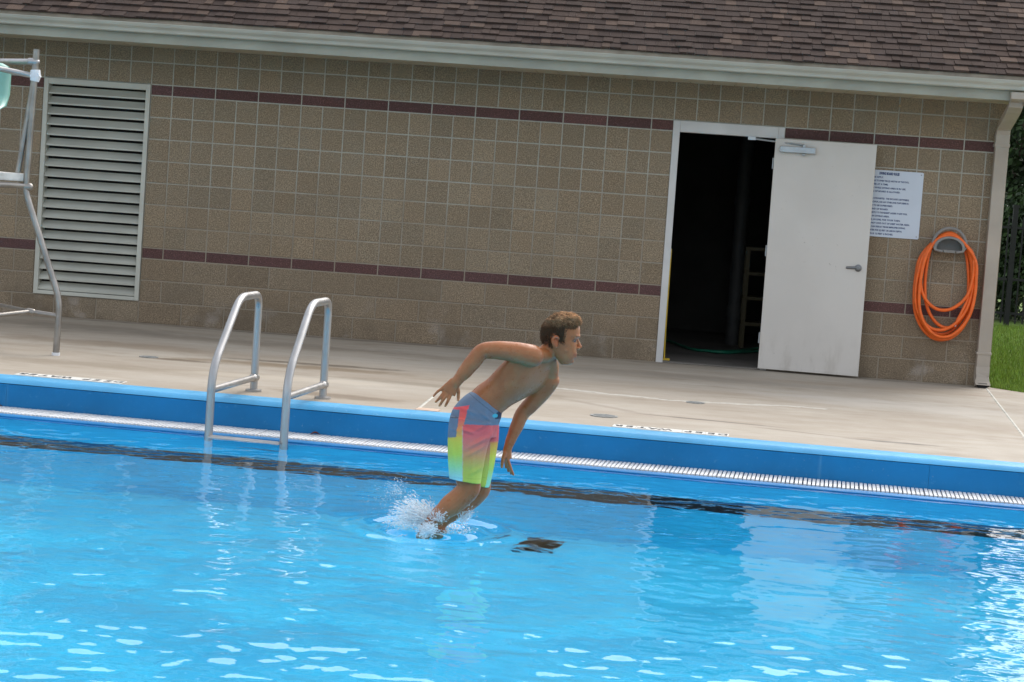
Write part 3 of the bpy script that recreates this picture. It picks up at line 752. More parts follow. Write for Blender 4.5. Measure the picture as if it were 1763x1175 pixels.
mb.rings([[(x, -.005, z) for x, z in oo], [(x, -.145, z) for x, z in oo], [(x, -.145, z) for x, z in ii_], [(x, -.02, z) for x, z in ii_]]); mb.build('cradle', M_hanger, hg)
mb = MB(); mb.box((hx-.05, -.165, hz-.052), (hx+.05, -.125, hz-.030)); mb.tube([(hx-.149, -.120, hz+.005), (hx-.12, -.14, hz-.035), (hx-.06, -.15, hz-.046)], .012, 8); mb.tube([(hx+.149, -.120, hz+.005), (hx+.12, -.14, hz-.035), (hx+.06, -.15, hz-.046)], .012, 8)
mb.build('front_lip', M_hanger, hg, smooth=50)
mb = MB(); ZT = hz+.095
def loop(xl, xr, zb, y, skew=0, wob=.0):
    xm = (xl+xr)/2+skew
    H_ = ZT-zb
    L_ = [(-.04, 0, 0), (-.125, .004, .045/H_)]
    out = [(hx-.04, y, ZT+wob), (hx-.128, y-.004, ZT-.050)]
    xc, hw = (xl+xr)/2, (xr-xl)/2
    for f, wf in ((.22, .90), (.42, 1.0), (.60, 1.0), (.76, .90), (.90, .62), (.985, .22)): out.append((xc+skew*f-hw*wf, y-.012*math.sin(3*f), ZT-H_*f))
    for f, wf in ((.985, .22), (.90, .62), (.76, .90), (.60, 1.0), (.42, 1.0), (.22, .90)): out.append((xc+skew*f+hw*wf, y-.012*math.sin(2.5*f), ZT-H_*f))
    return out+[(hx+.128, y-.004, ZT-.050), (hx+.04, y, ZT+wob)]
for a in ((6.972, 7.500, .400, -.055, .0, .0), (6.990, 7.482, .408, -.085, .02, .014), (7.006, 7.508, .490, -.105, -.05, .006), (7.046, 7.462, .515, -.06, .03, .022), (7.030, 7.490, .675, -.115, -.03, .018), (6.985, 7.440, .45, -.030, .03, .010), (7.020, 7.515, .43, -.125, -.02, .004), (6.968, 7.47, .425, -.075, .03, .024)):
    mb.tube(spline(loop(*a), 7, True), .0150, 8, closed=True)
mb.tube(spline([(7.36, -.10, .56), (7.40, -.115, .66), (7.45, -.11, .80), (7.47, -.09, .95)]), .0138, 8)
oh = mb.build('orange_hose', M_orange, smooth=60, origin=(7.24, -.08, .4)); tag(oh, 'bright orange hose coiled in long loops on the wall hanger', 'hose')
mb = MB(); mb.tube([(7.352, -.098, .540), (7.36, -.10, .562)], .0145, 8); mb.build('brass_end', M_tape, oh)

# ------------------------------------------------------------------ pool ladder
ld = empty('pool_ladder', pp(1.95, .1, 0)); tag(ld, 'stainless steel pool ladder with two curved handrails at the far edge', 'pool ladder')
RAD = .0262
for (s, tr, tf) in ((1.700, -.315, .690), (2.208, -.235, .735)):
    path = arc_path([pp(s, tr, 0), pp(s, tr, .668), pp(s, tr+.47, .668), pp(s, tf, .225), pp(s, tf, -1.3)], [.10, .12, .14], 8)
    mb = MB(); mb.tube(path, RAD, 16); hr = mb.build('handrail', M_steel, ld, smooth=60)
    mb = MB(); mb.tube([pp(s, tr, 0), pp(s, tr, .014), pp(s, tr, .016)], [.056, .056, .035], 20); mb.build('flange', M_steel, ld, smooth=30)
    mb = MB(); mb.tube([pp(s, tr, .095), pp(s, tf, .095)], .0225, 12); mb.tube([pp(s, tr-.032, .095), pp(s, tr+.032, .095)], .030, 12, round_ends=True); mb.build('brace_bar', M_steel, ld, smooth=50)
for z in (-.195, -.49, -.79):
    mb = MB(); mb.rings([[pp(1.715, .66, z-.03), pp(1.715, .77, z-.03), pp(1.715, .77, z), pp(1.715, .66, z)], [pp(2.195, .70, z-.03), pp(2.195, .81, z-.03), pp(2.195, .81, z), pp(2.195, .70, z)]])
    mb.build('tread', M_steel, ld, bevel=.005)

# ------------------------------------------------------------------ lifeguard chair (right corner in view)
lc = empty('lifeguard_chair', (-.62, -3.8, 0)); tag(lc, 'tall tubular lifeguard chair with mint plastic seat, cut by the left picture edge', 'lifeguard chair')
cc_ = Vector((-.62, -3.8, 0))
def leg(foot, dirx, diry, smat=M_steel_d):
    # foot splay measured along the direction away from the centre
    d = Vector((dirx, diry, 0))
    q_ = lambda r, z: cc_+d*r+Vector((0, 0, z))
    mb = MB(); mb.tube(arc_path([q_(.745, 0), q_(.752, .42), q_(.448, 1.21), q_(.445, 1.28), q_(.470, 2.30)], [.10, .05, .03]), .0250, 14); o = mb.build('leg', smat, lc, smooth=60)
    mb = MB(); mb.tube([q_(.745, 0), q_(.745, .022)], .031, 14); mb.build('foot_cap', M_tape, lc, smooth=40)
    return q_
dirs = [(1, 0), (0, -1), (-1, 0), (0, 1)]
qs = [leg(0, *d) for d in dirs]
q0 = qs[0]
mb = MB(); mb.tube([q0(.75, .300), q0(.53, .317)], .020, 10); mb.tube([q0(.53, .317), qs[1](.74, .235)], .018, 10); mb.tube([q0(.53, .317), qs[3](.74, .300)], .018, 10)
mb.tube([q0(.548, .314), q0(.512, .318)], .028, 10, round_ends=True); mb.build('lower_brace', M_steel_d, lc, smooth=50)
for a, b in ((0, 3), (0, 1), (1, 2), (2, 3)):
    mb = MB(); mb.tube([qs[a](.445, 1.268), qs[b](.445, 1.262)], .021, 10); mb.build('platform_rail', M_steel_d, lc, smooth=50)
mb = MB(); mb.tube([q0(.47, 1.262), q0(.42, 1.262)], .031, 12, round_ends=True); mb.build('clamp', M_steel_d, lc, smooth=50)
mb = MB(); mb.rings([[qs[k](.44, 1.300) for k in range(4)], [qs[k](.44, 1.360) for k in range(4)]]); mb.build('platform', M_platf, lc, bevel=.008)
mb = MB(); mb.tube([q0(.370, 1.30), q0(.468, 2.13)], .0215, 10); mb.build('post_brace', M_steel_d, lc, smooth=50)
mb = MB(); mb.tube([q0(.467, 2.205), qs[3](.44, 2.205)], .0235, 12); mb.tube([q0(.467, 2.205), qs[1](.44, 2.19)], .018, 12) if False else None
mb.tube([q0(.47, 2.205), q0(.425, 2.205)], .029, 10, round_ends=True); mb.build('top_rail', M_steel, lc, smooth=50)
mb = MB(); mb.tube([q0(.468, 2.098), cc_+Vector((.20, -.06, 2.135)), qs[1](.44, 2.15)], .0215, 12); mb.build('arm_rail', M_steel, lc, smooth=50)
mb = MB(); mb.tube([q0(.466, 2.06), q0(.472, 2.10), q0(.468, 2.145)], [.034, .041, .036], 9); mb.tube([q0(.44, 2.09), q0(.50, 2.12)], .033, 8); mb.build('tape_wrap', M_tape, lc)
seat_r = []
for k, (zb, ww, yy) in enumerate(((1.80, .20, -.22), (1.82, .25, -.20), (1.86, .26, .10), (1.95, .262, .20), (2.10, .256, .24), (2.16, .24, .25), (2.185, .18, .25))):
    seat_r.append((zb, ww, yy))
mb = MB(); rr_ = []
for zb, ww, yy in seat_r:
    rr_.append([(cc_.x-.012+ww*math.cos(a)*(.98), cc_.y+yy*.6+.12*math.sin(a), zb) for a in np.linspace(0, 2*math.pi, 24, endpoint=False)])
mb.rings(rr_); mb.build('seat', M_green, lc, smooth=50)

# ------------------------------------------------------------------ deck details
def drain(x, y, r_, label):
    e = tag(empty('deck_drain', (x, y, 0)), label, 'drain', 'deck drains')
    mb = MB(); mb.rings([[(x+r_*k*math.cos(a), y+r_*k*math.sin(a), z) for a in np.linspace(0, 2*math.pi, 24, endpoint=False)] for k, z in ((1, .0), (1, .006), (.82, .006), (.80, .002))], cap=False); mb.build('rim', M_drainm, e)
    mb = MB(); mb.rings([[(x+r_*.82*math.cos(a), y+r_*.82*math.sin(a), z) for a in np.linspace(0, 2*math.pi, 24, endpoint=False)] for z in (.0005, .0015)]); mb.build('sump', M_drainm, e)
    n = 6
    for k in range(n):
        yy = -r_*.7+1.4*r_*k/(n-1); hw = math.sqrt(max(.001, (.8*r_)**2-yy*yy)); mb = MB(); mb.box((x-hw, y+yy-r_*.06, .0016), (x+hw, y+yy+r_*.06, .005)); mb.build('grille_bar', M_drainm, e)
drain(4.991, -3.665, .070, 'small round deck drain on the pale crack line before the door')
drain(4.347, -5.128, .095, 'larger round deck drain near the curb beside the warning tiles')
drain(.74, -3.377, .075, 'round deck drain behind the ladder at the end of a rust stain')

def tile_strip(s0_, t_, txts, label):
    e = tag(empty('warning_tiles', pp(s0_+.38, t_, 0)), label, 'warning tiles', 'deep water warning tiles')
    for k, tx in enumerate(txts):                      # k counts from the camera's left
        a = s0_+k*.1524
        mb = MB(); mb.box((a+.0015, t_-.150, .001), (a+.1509, t_, .0075), pp); tl = mb.build('tile', M_tile, e, bevel=.0012)
        for j, ch in enumerate(tx):
            if ch == ' ': continue
            c = pp(a+.1524-(.040+.072*j), t_-.120, .0079)
            fr = lambda x, y, z, c=c: c-PS*x+PT*y+Vector((0, 0, z))
            lo = text_mesh(ch, .125, fr, 'letter', M_blk, e, 'CENTER', .0002, .72)
            lo.parent = tl; lo.location = -e.location-Vector(tl.location)
DW = ['ER', 'AT', ' W', 'EP', 'DE']
tile_strip(4.205, -.020, DW, 'white DEEP WATER tiles at the curb in front of the open doorway')
tile_strip(.086, -.025, DW, 'white DEEP WATER tiles at the curb left of the ladder')
mb = MB(); mb.box((2.890, -.150, .001), (3.040, -.012, .0075), pp)
tag(mb.build('marker_tile', M_tile_r, bevel=.0012, origin=pp(2.965, -.08, .001)), 'single salmon coloured tile at the curb by the deck joint', 'tile')

def leaf(c, sz, ang, label, mat=M_leaf):
    mb = MB(); ca, sa_ = math.cos(ang), math.sin(ang); pts = []
    for k in range(9):
        u = k/8; w_ = .38*math.sin(math.pi*u**.8)*(1+.25*math.sin(9*u)); zc = .30*math.sin(math.pi*u)+.08
        for sgn in (-1, 0, 1):
            X, Y, Z = (u-.5)*2, sgn*w_, zc+(.30*abs(sgn) if sgn else 0)*math.sin(math.pi*u)
            pts.append((c[0]+sz*(X*ca-Y*sa_), c[1]+sz*(X*sa_+Y*ca), c[2]+sz*Z))
    mb.add(pts, [(3*k+j, 3*k+j+1, 3*k+j+4, 3*k+j+3) for k in range(8) for j in (0, 1)])
    o = mb.build('fallen_leaf', mat, origin=c); o.modifiers.new('s', 'SOLIDIFY').thickness = .0012; return tag(o, label, 'leaf', 'fallen leaves')
leaf(pp(2.30, .285, -.186), .034, .3, 'reddish brown curled leaf on the grating right of the ladder')
leaf(pp(.115, .262, -.186), .020, .8, 'tiny dark leaf on the white grating at far left')
mb = MB(); mb.add([(6.695, -.004, 2.492), (6.712, -.012, 2.486), (6.722, -.004, 2.497), (6.708, -.010, 2.500), (6.706, -.004, 2.514)], [(0, 1, 3), (1, 2, 3), (0, 3, 4), (3, 2, 4)])
o = mb.build('dry_scrap', M_scrap, origin=(6.707, -.004, 2.498)); o.modifiers.new('s', 'SOLIDIFY').thickness = .002; tag(o, 'tiny pale tan scrap stuck to the wall under the eave', 'scrap')

# ------------------------------------------------------------------ fence, trees, grass on the right
fn = empty('iron_fence', (11, 12, 0)); tag(fn, 'black iron picket fence across the lawn right of the building', 'fence')
for z in (.16, .66, 1.42):
    mb = MB(); mb.box((7.9, 11.985, z), (20, 12.015, z+.035)); mb.build('rail', M_iron, fn)
mpk = MB(); mpk.box((-.011, -.011, .05), (.011, .011, 1.62)); pk = mpk.mesh('picket', M_iron)
mps = MB(); mps.box((-.036, -.036, 0), (.036, .036, 1.75)); mps.box((-.045, -.045, 1.75), (.045, .045, 1.79)); ps_ = mps.mesh('post', M_iron)
x = 8.0
while x < 20:
    o = bpy.data.objects.new('picket', pk); link(o, fn); o.location = Vector((x, 12, -.02))-fn.location; x += .105
for x in (7.95, 9.765, 12.1, 14.45, 16.8, 19.2):
    o = bpy.data.objects.new('post', ps_); link(o, fn); o.location = Vector((x, 12, -.02))-fn.location
lt = NT('foliage'); lt.col(lt.mix(1., lt.mix(lt.ramp(lt.noise(2.2, 3), .3, .7), (.018, .036, .014), (.045, .085, .026)), lt.attr('tint'), 'MULTIPLY')); lt.set(Roughness=.75)
def tree(x, y, h, r_, nl, label, base=.9):
    e = tag(empty('tree', (x, y, -.02)), label, 'tree', 'trees beyond the fence')
    mb = MB(); mb.tube(spline([(x, y, -.02), (x+.06, y, h*.2), (x-.05, y+.05, h*.45), (x+.04, y, h*.8)]), [.16*(1-.8*k/30) for k in range(31)], 10)
    for k in range(7):
        a = k*2.4; z = h*(.25+.07*k); mb.tube([(x, y, z), (x+math.cos(a)*r_*.35, y+math.sin(a)*r_*.35, z+.3), (x+math.cos(a)*r_*.75, y+math.sin(a)*r_*.75, z+.7)], [.06, .04, .015], 6)
    mb.build('trunk', M_bark, e, smooth=60)
    g = np.random.default_rng(int(x*10)); cl = []
    for k in range(60):
        u = g.random(); z = base+(h-base)*u; rad = r_*math.sin(math.pi*(.14+.80*u))**.7*math.sqrt(g.random()); a = g.uniform(0, 6.28)
        cl.append((x+rad*math.cos(a), y+rad*math.sin(a), z, g.uniform(.25, .55)))
    mb = MB(); mb.c = []
    for k in range(nl):
        c = cl[k % 60]; d = g.normal(size=3); d /= np.linalg.norm(d); rr_ = c[3]*g.random()**.45
        p = Vector((c[0]+d[0]*rr_, c[1]+d[1]*rr_, c[2]+d[2]*rr_*.8)); n1 = Vector(g.normal(size=3)).normalized(); n2 = n1.orthogonal().normalized(); n3 = n1.cross(n2)
        s_ = g.uniform(.04, .085); mb.add([p-n2*s_, p+n3*s_*.55, p+n2*s_, p-n3*s_*.55], [(0, 1, 2, 3)]); kk = g.uniform(.6, 1.5); mb.c.append((kk, kk, kk*g.uniform(.7, 1.1), 1))
    tinted(mb, 'crown', lt.m, e, 1)
tree(10.35, 15.5, 5.6, 1.55, 30000, 'dark leafy tree filling the gap right of the downspout', .5)
tree(9.9, 18.5, 5.4, 1.2, 12000, 'leafy tree standing behind the front tree right of the downspout', .3)
def shrub_row():
    e = tag(empty('hedge', (11, 14, -.02)), 'dark low hedge behind the iron fence', 'hedge')
    g = np.random.default_rng(3); mb = MB(); mb.c = []
    for k in range(24000):
        x = g.uniform(8, 13); y = 14.2+g.normal()*.35; z = abs(g.random())**.8*(1.7+.2*math.sin(x*2.1)+.15*math.sin(x*5)); p = Vector((x, y, z))
        n1 = Vector(g.normal(size=3)).normalized(); n2 = n1.orthogonal().normalized(); n3 = n1.cross(n2); s_ = g.uniform(.03, .06)
        mb.add([p-n2*s_, p+n3*s_*.55, p+n2*s_, p-n3*s_*.55], [(0, 1, 2, 3)]); kk = g.uniform(.5, 1.4); mb.c.append((kk, kk, kk*.8, 1))
    tinted(mb, 'foliage', lt.m, e, 1)
    mb = MB()
    for k in range(9): x = 8.4+.75*k; mb.tube([(x, 14.2, -.02), (x+.05, 14.2, .5), (x-.08, 14.25, 1.0)], [.03, .02, .008], 6)
    mb.build('stems', M_bark, e)
shrub_row()
gm = NT('grass_blade'); gm.col(gm.mix(1., (.16, .26, .030), gm.attr('tint'), 'MULTIPLY')); gm.set(Roughness=.7)
g = np.random.default_rng(5); mb = MB(); mb.c = []
for k in range(42000):
    y = 12.5*g.random()**1.25; x = g.uniform(7.76, 9.0+.14*y); 
    if y < .05 and x < 7.8: continue
    y0 = y-.16-.33*max(0, min(1, (x-7.76)/.25)); h = g.uniform(.03, .075); a = g.uniform(0, 6.28); w_ = g.uniform(.003, .006)
    lx, ly = g.normal(0, .018, 2); 
    if y0 < -.02-1.2*(x-7.735) : continue
    mb.add([(x-w_*math.cos(a), y0-w_*math.sin(a), -.02), (x+w_*math.cos(a), y0+w_*math.sin(a), -.02), (x+lx, y0+ly, -.02+h)], [(0, 1, 2)])
    kk = g.uniform(.6, 1.5); mb.c.append((kk*g.uniform(.85, 1.25), kk, kk*.8, 1))
tag(tinted(mb, 'grass', gm.m, None, 1), 'green mown grass right of the building', kind='stuff')

# ------------------------------------------------------------------ person
# modelled in the figure's own frame: px along the picture's right and down axes (349.06 px per metre), d metres away from the viewer
BD = 10.4543; PXM = 349.0626
def bp(x, y, d=0.): return CAM + CF*BD + (CR*(x-881.5) - CU*(y-587.5))/PXM + CF*d
def bdir(x, y, d): return (CR*x - CU*y)/PXM + CF*d
person = tag(empty('person', bp(760, 905, 0)), 'barefoot boy in rainbow striped board shorts leaping forward over the pool', 'person')
def loft(mb, secs, n=32):
    """secs: centre, U, V vectors, exponent"""
    rings = []
    for c, u, v, e in secs:
        r_ = []
        for k in range(n):
            a = 2*math.pi*k/n; ca, sa_ = math.cos(a), math.sin(a)
            r_.append(c+u*(math.copysign(abs(ca)**(2/e), ca))+v*(math.copysign(abs(sa_)**(2/e), sa_)))
        rings.append(r_)
    mb.rings(rings)
def interp(secs, m=5):
    """Catmull-Rom through section parameters"""
    out = []
    for i in range(len(secs)-1):
        a, b, c, d = secs[max(i-1, 0)], secs[i], secs[i+1], secs[min(i+2, len(secs)-1)]
        for k in range(m):
            t = k/m; f = lambda p0, p1, p2, p3: (2*p1+(p2-p0)*t+(2*p0-5*p1+4*p2-p3)*(t*t)+(3*p1-p0-3*p2+p3)*(t**3))*.5
            out.append(tuple(f(a[j], b[j], c[j], d[j]) for j in range(4)))
    out.append(secs[-1]); return out
def limb(mb, pts, n=18, m=6):
    """pts: (x, y, d, radius px)"""
    P = [bp(*p[:3]) for p in pts]; Rr_ = [p[3]/PXM for p in pts]; c = spline(P, m); rad = []
    for i in range(len(pts)-1):
        for k in range(m):
            t = k/m; t = t*t*(3-2*t); rad.append(Rr_[i]*(1-t)+Rr_[i+1]*t)
    rad.append(Rr_[-1]); mb.tube(c, rad, n, round_ends=True)
def voxel(mb, name, size, mat, parent, smooth=4, fac=.5, post=None):
    me = mb.mesh(name, None); bm = bmesh.new(); bm.from_mesh(me); bmesh.ops.recalc_face_normals(bm, faces=bm.faces); bm.to_mesh(me); bm.free()
    ob = bpy.data.objects.new('tmp', me); COL.objects.link(ob)
    rm_ = ob.modifiers.new('r', 'REMESH'); rm_.mode = 'VOXEL'; rm_.voxel_size = size
    if smooth: s_ = ob.modifiers.new('s', 'SMOOTH'); s_.iterations = smooth; s_.factor = fac
    dg = bpy.context.evaluated_depsgraph_get(); m = bpy.data.meshes.new_from_object(ob.evaluated_get(dg)); m.name = name
    bpy.data.objects.remove(ob)
    if post: post(m)
    m.materials.clear(); m.materials.append(mat); m.shade_smooth()
    o = bpy.data.objects.new(name, m); link(o, parent); o.location = -parent.location; return o
def px_of(co):
    """inverse of bp, for an array of points"""
    A = np.asarray(co)-np.array(CAM+CF*BD); r_, u_, f_ = (np.array(v) for v in (CR, CU, CF))
    return 881.5+A@r_*PXM, 587.5-A@u_*PXM, A@f_

B = MB()
V3 = bdir
tor = [ # centre(px), lateral half (vector), front-back half (vector)
 (bp(808, 750, .005), V3(0, 0, .095), V3(26, 4, 0), 2.3),
 (bp(812, 726, .005), V3(0, 0, .118), V3(31, 8, 0), 2.3),
 (bp(824, 707, .004), V3(0, 0, .116), V3(28, 16, 0), 2.3),
 (bp(840, 691, .002), V3(2, 3, .112), V3(19, 25, 0), 2.2),
 (bp(858, 677, .000), V3(4, 6, .112), V3(19, 23, 0), 2.2),
 (bp(879, 661, -.002), V3(8, 11, .122), V3(20, 24, .01), 2.3),
 (bp(899, 646, -.002), V3(12, 17, .128), V3(20, 23, .016), 2.4),
 (bp(917, 633, .000), V3(15, 21, .125), V3(17, 20, .02), 2.4),
 (bp(931, 621, .002), V3(13, 17, .092), V3(13, 14, .012), 2.2),
 (bp(940, 611, .003), V3(5, 6, .055), V3(11, 12, .0), 2.0),
 (bp(950, 600, .004), V3(0, 0, .044), V3(13, 10, 0), 2.0),
 (bp(962, 587, .004), V3(0, 0, .044), V3(14, 7, 0), 2.0)]
loft(B, interp(tor))
# shoulder blades, pectorals, trapezius
limb(B, [(938, 612, -.02, 13), (925, 612, -.075, 13), (913, 612, -.115, 15)]); limb(B, [(946, 618, .03, 12), (950, 634, .075, 13), (948, 650, .11, 14)])
limb(B, [(884, 632, -.065, 15), (905, 622, -.07, 16)])
limb(B, [(872, 640, -.080, 9), (893, 628, -.090, 10)])            # shoulder blade
for k_ in range(3): limb(B, [(888-k_*8, 674+k_*6, -.046, 4.0), (878-k_*8, 664+k_*6, -.092, 5), (868-k_*8, 652+k_*6, -.098, 4)])   # ribs
# near arm, swung back
limb(B, [(916, 613, -.125, 19.5), (896, 608, -.150, 18), (868, 604, -.165, 16.5), (846, 603, -.172, 15), (830, 606, -.175, 13.8), (816, 622, -.175, 14), (803, 638, -.172, 12.6), (791, 652, -.168, 9.6), (786, 659, -.166, 9)])
# far arm, hanging
limb(B, [(947, 656, .118, 17.5), (934, 676, .135, 16), (914, 699, .150, 14.2), (900, 714, .158, 12.8), (890, 736, .150, 11.8), (881, 756, .140, 9.6), (875, 772, .134, 7.8), (873, 779, .132, 7.6)])
# near hand
def palm(c0, c1, w0, w1, th0, th1, nrm):
    secs = []
    for k in range(5):
        t = k/4; c = c0.lerp(c1, t); ax = (c1-c0).normalized(); sd_ = ax.cross(nrm).normalized(); nn = sd_.cross(ax).normalized()
        secs.append((c, sd_*(w0*(1-t)+w1*t)/PXM, nn*(th0*(1-t)+th1*t)/PXM, 2.6))
    loft(B, secs, 20)
palm(bp(786, 655, -.166), bp(773, 674, -.166), 9, 14.5, 6.5, 5.2, CF)
def finger(pts, r0_, r1_):
    n = len(pts); limb(B, [(p[0], p[1], p[2], r0_+(r1_-r0_)*k/(n-1)) for k, p in enumerate(pts)], 10, 4)
finger([(766, 667, -.166), (757, 672, -.172), (752, 677, -.172), (748.5, 681, -.168)], 3.0, 2.2)
finger([(769, 671, -.168), (762, 680, -.178), (757, 686, -.178), (752.5, 690.5, -.173)], 3.2, 2.4)
finger([(773, 674, -.168), (767, 684, -.180), (762.5, 691, -.180), (758.5, 697, -.174)], 3.3, 2.4)
finger([(779, 675, -.168), (775, 685, -.178), (771.5, 692, -.178), (768.5, 697.5, -.172)], 3.2, 2.4)
finger([(785, 661, -.160), (790, 671, -.150), (790.5, 679, -.148), (790, 688, -.150)], 4.2, 2.7)
# far hand
palm(bp(874, 775, .132), bp(872.5, 792, .130), 6.5, 7.5, 6.5, 9, CR)
finger([(869, 783, .112), (866, 793, .104), (864.5, 800, .102), (864, 806.5, .104)], 4.0, 2.7)
finger([(873, 790, .118), (877, 802, .112), (880.5, 812, .112), (884, 820.5, .116)], 3.3, 2.3)
finger([(873, 791, .128), (876, 803, .126), (878.5, 812, .128), (880, 819, .132)], 3.3, 2.3)
finger([(871, 791, .140), (873, 801, .142), (874.5, 809, .144), (875, 815, .146)], 3.2, 2.3)
finger([(870, 789, .150), (870, 798, .156), (870.5, 804, .158), (871, 809, .158)], 2.9, 2.1)
# legs
limb(B, [(806, 732, -.062, 22), (801, 770, -.070, 21.5), (803, 812, -.072, 20.5), (808, 836, -.070, 20.5), (798, 851, -.066, 19.5), (779, 867, -.060, 19.5), (760, 883, -.054, 15.5), (741, 900, -.048, 11), (733, 908, -.046, 10.5)])
limb(B, [(818, 732, .068, 22), (822, 775, .080, 20), (824, 820, .084, 19), (826, 842, .082, 19), (815, 857, .080, 18), (797, 871, .082, 17.5), (779, 886, .084, 14), (763, 900, .086, 10.5), (755, 908, .088, 10)])
def foot(a, d):
    limb(B, [(a[0], a[1], d, 11), (a[0]-2, a[1]+12, d, 11.5), (a[0]-5, a[1]+30, d+.01, 12), (a[0]-8, a[1]+50, d+.03, 10), (a[0]-10, a[1]+66, d+.05, 7)])
    limb(B, [(a[0]+5, a[1]+14, d-.02, 9), (a[0]-4, a[1]+20, d, 10)])
foot((734, 908), -.046); foot((756, 908), .088)
# head
hsec = [(628, 966, 981, .026), (624, 963, 985, .033), (619, 959, 988, .043), (613, 955, 991, .051), (607, 950, 992.5, .057), (600, 944, 993, .063), (593, 939, 993.5, .070), (586, 936, 993.5, .072), (579, 935, 997.5, .074), (570, 935, 999, .075), (561, 937, 997.5, .073), (553, 942, 992, .066), (547, 949, 984, .053), (543.5, 957, 976, .036)]
loft(B, interp([(bp((a+b)/2, y, .004), V3((b-a)/2, 0, 0), V3(0, 0, hd), 2.25) for y, a, b, hd in hsec], 3), 36)
limb(B, [(994, 585, .002, 2.6), (996.5, 592, .002, 3.0), (999, 597.5, .002, 3.3)], 12, 4)          # nose
limb(B, [(995.5, 600, -.009, 2.6), (996, 600.5, .002, 2.8), (995.5, 600, .013, 2.6)], 10, 3)       # nostrils
limb(B, [(990.5, 578.5, -.044, 2.6), (995.5, 579, -.020, 2.8), (997, 579, .004, 2.6), (995.5, 579, .028, 2.8), (990.5, 578.5, .052, 2.6)], 10, 4)   # brow
limb(B, [(987, 609.8, -.020, 2.4), (991.4, 609.6, .003, 2.8), (987, 609.8, .026, 2.4)], 10, 4)         # lips
limb(B, [(986, 614.6, -.017, 2.5), (990.2, 614.8, .003, 2.8), (986, 614.6, .023, 2.5)], 10, 4)
limb(B, [(979, 622.5, -.012, 5), (983, 622, .003, 5.5), (979, 622.5, .018, 5)], 12, 4)               # chin
limb(B, [(982, 597, -.040, 4.5), (974, 603, -.046, 5)], 12, 4); limb(B, [(982, 597, .048, 4.5), (974, 603, .054, 5)], 12, 4)   # cheeks
for sg_ in (-1, 1):                                                                                    # ears
    d0 = .004+sg_*.076; limb(B, [(955, 597, d0, 3.0), (951.5, 590, d0+sg_*.008, 2.8), (952.5, 583, d0+sg_*.012, 2.8), (957.5, 580, d0+sg_*.012, 2.8), (961, 584, d0+sg_*.006, 2.6)], 10, 4)
    limb(B, [(957, 597, d0, 3.2), (957, 590, d0-sg_*.003, 4.2), (958, 585, d0-sg_*.003, 3.6)], 10, 4)

def skin_mat():
    t = NT('tanned_skin')
    base = t.mix(t.ramp(t.noise(5, 4, .6), .3, .7), (.310, .104, .035), (.395, .145, .053))
    base = t.mix(t.ramp(t.noise(24, 5, .7), .42, .75, 0, .5), base, (.43, .165, .068))
    base = t.mix(1., base, t.attr('tint'), 'MULTIPLY')
    t.col(base); t.set(Roughness=t.ramp(t.noise(26, 4, .7), .35, .65, .26, .56), Specular_IOR_Level=.36, Subsurface_Weight=.06, Subsurface_Radius=(.012, .005, .003), Subsurface_Scale=.5)
    base2 = t.noise(90, 4, .7); t.bump(base2, .22, .002); return t.m
def skin_tint(m):
    n = len(m.vertices); co = np.empty(n*3, dtype=np.float32); m.vertices.foreach_get('co', co); co = co.reshape(-1, 3)
    x, y, d = px_of(co); c = np.ones((n, 4), dtype=np.float32)
    def sp(px, py, rx, ry, col, dd=None):
        k = np.clip(1.35-np.hypot((x-px)/rx, (y-py)/ry), 0, .5)*2
        if dd is not None: k = k*(np.abs(d-dd) < .05)
        c[:, :3] *= (1-k[:, None])+k[:, None]*np.array(col, dtype=np.float32)
    sp(992, 612, 5, 3.2, (.85, .72, .72)); sp(957, 588, 5, 9, (1.08, .84, .78)); sp(1000, 598, 4, 5, (1.08, .90, .85))
    sp(991, 587, 6, 3.4, (.66, .60, .60)); 
    for a in ((748.5, 681), (752.5, 690.5), (758.5, 697), (768.5, 697.5), (790, 688), (864, 806.5)): sp(*a, 2.6, 2.6, (1.5, 1.6, 1.7))
    at_ = m.color_attributes.new('tint', 'FLOAT_COLOR', 'POINT'); at_.data.foreach_set('color', c.ravel())
body = voxel(B, 'body', .0034, skin_mat(), person, 9, .5, skin_tint)

eyem = NT('eye'); eyem.col((.22, .20, .19)); eyem.set(Roughness=.5, Specular_IOR_Level=.2)
for d in (-.037, .045):
    mb = MB(); mb.ball(bp(987.6, 587.3, d), .0092, 2); e = mb.build('eye', eyem.m, person, smooth='all')
    mb = MB(); mb.ball(bp(989.2, 587.6, d-.0020), .0062, 2); mb.build('iris', M_blk, e, smooth='all')
M_brow = simple('eyebrow', (.15, .08, .045), .8)
for sgn, d0 in ((-1, -.040), (1, .048)):
    mb = MB(); mb.tube(spline([bp(983, 580.5, d0+sgn*.020), bp(990.5, 577.6, d0+sgn*.004), bp(996.4, 578.6, d0-sgn*.016)], 5), .0016, 6, round_ends=True); mb.build('eyebrow', M_brow, person)
    mb = MB(); mb.tube(spline([bp(984.5, 588, d0+sgn*.013), bp(989.5, 584.2, d0+sgn*.002), bp(992.3, 586, d0-sgn*.010)], 5), .0022, 6, round_ends=True); mb.build('eyelash', M_brow, person)

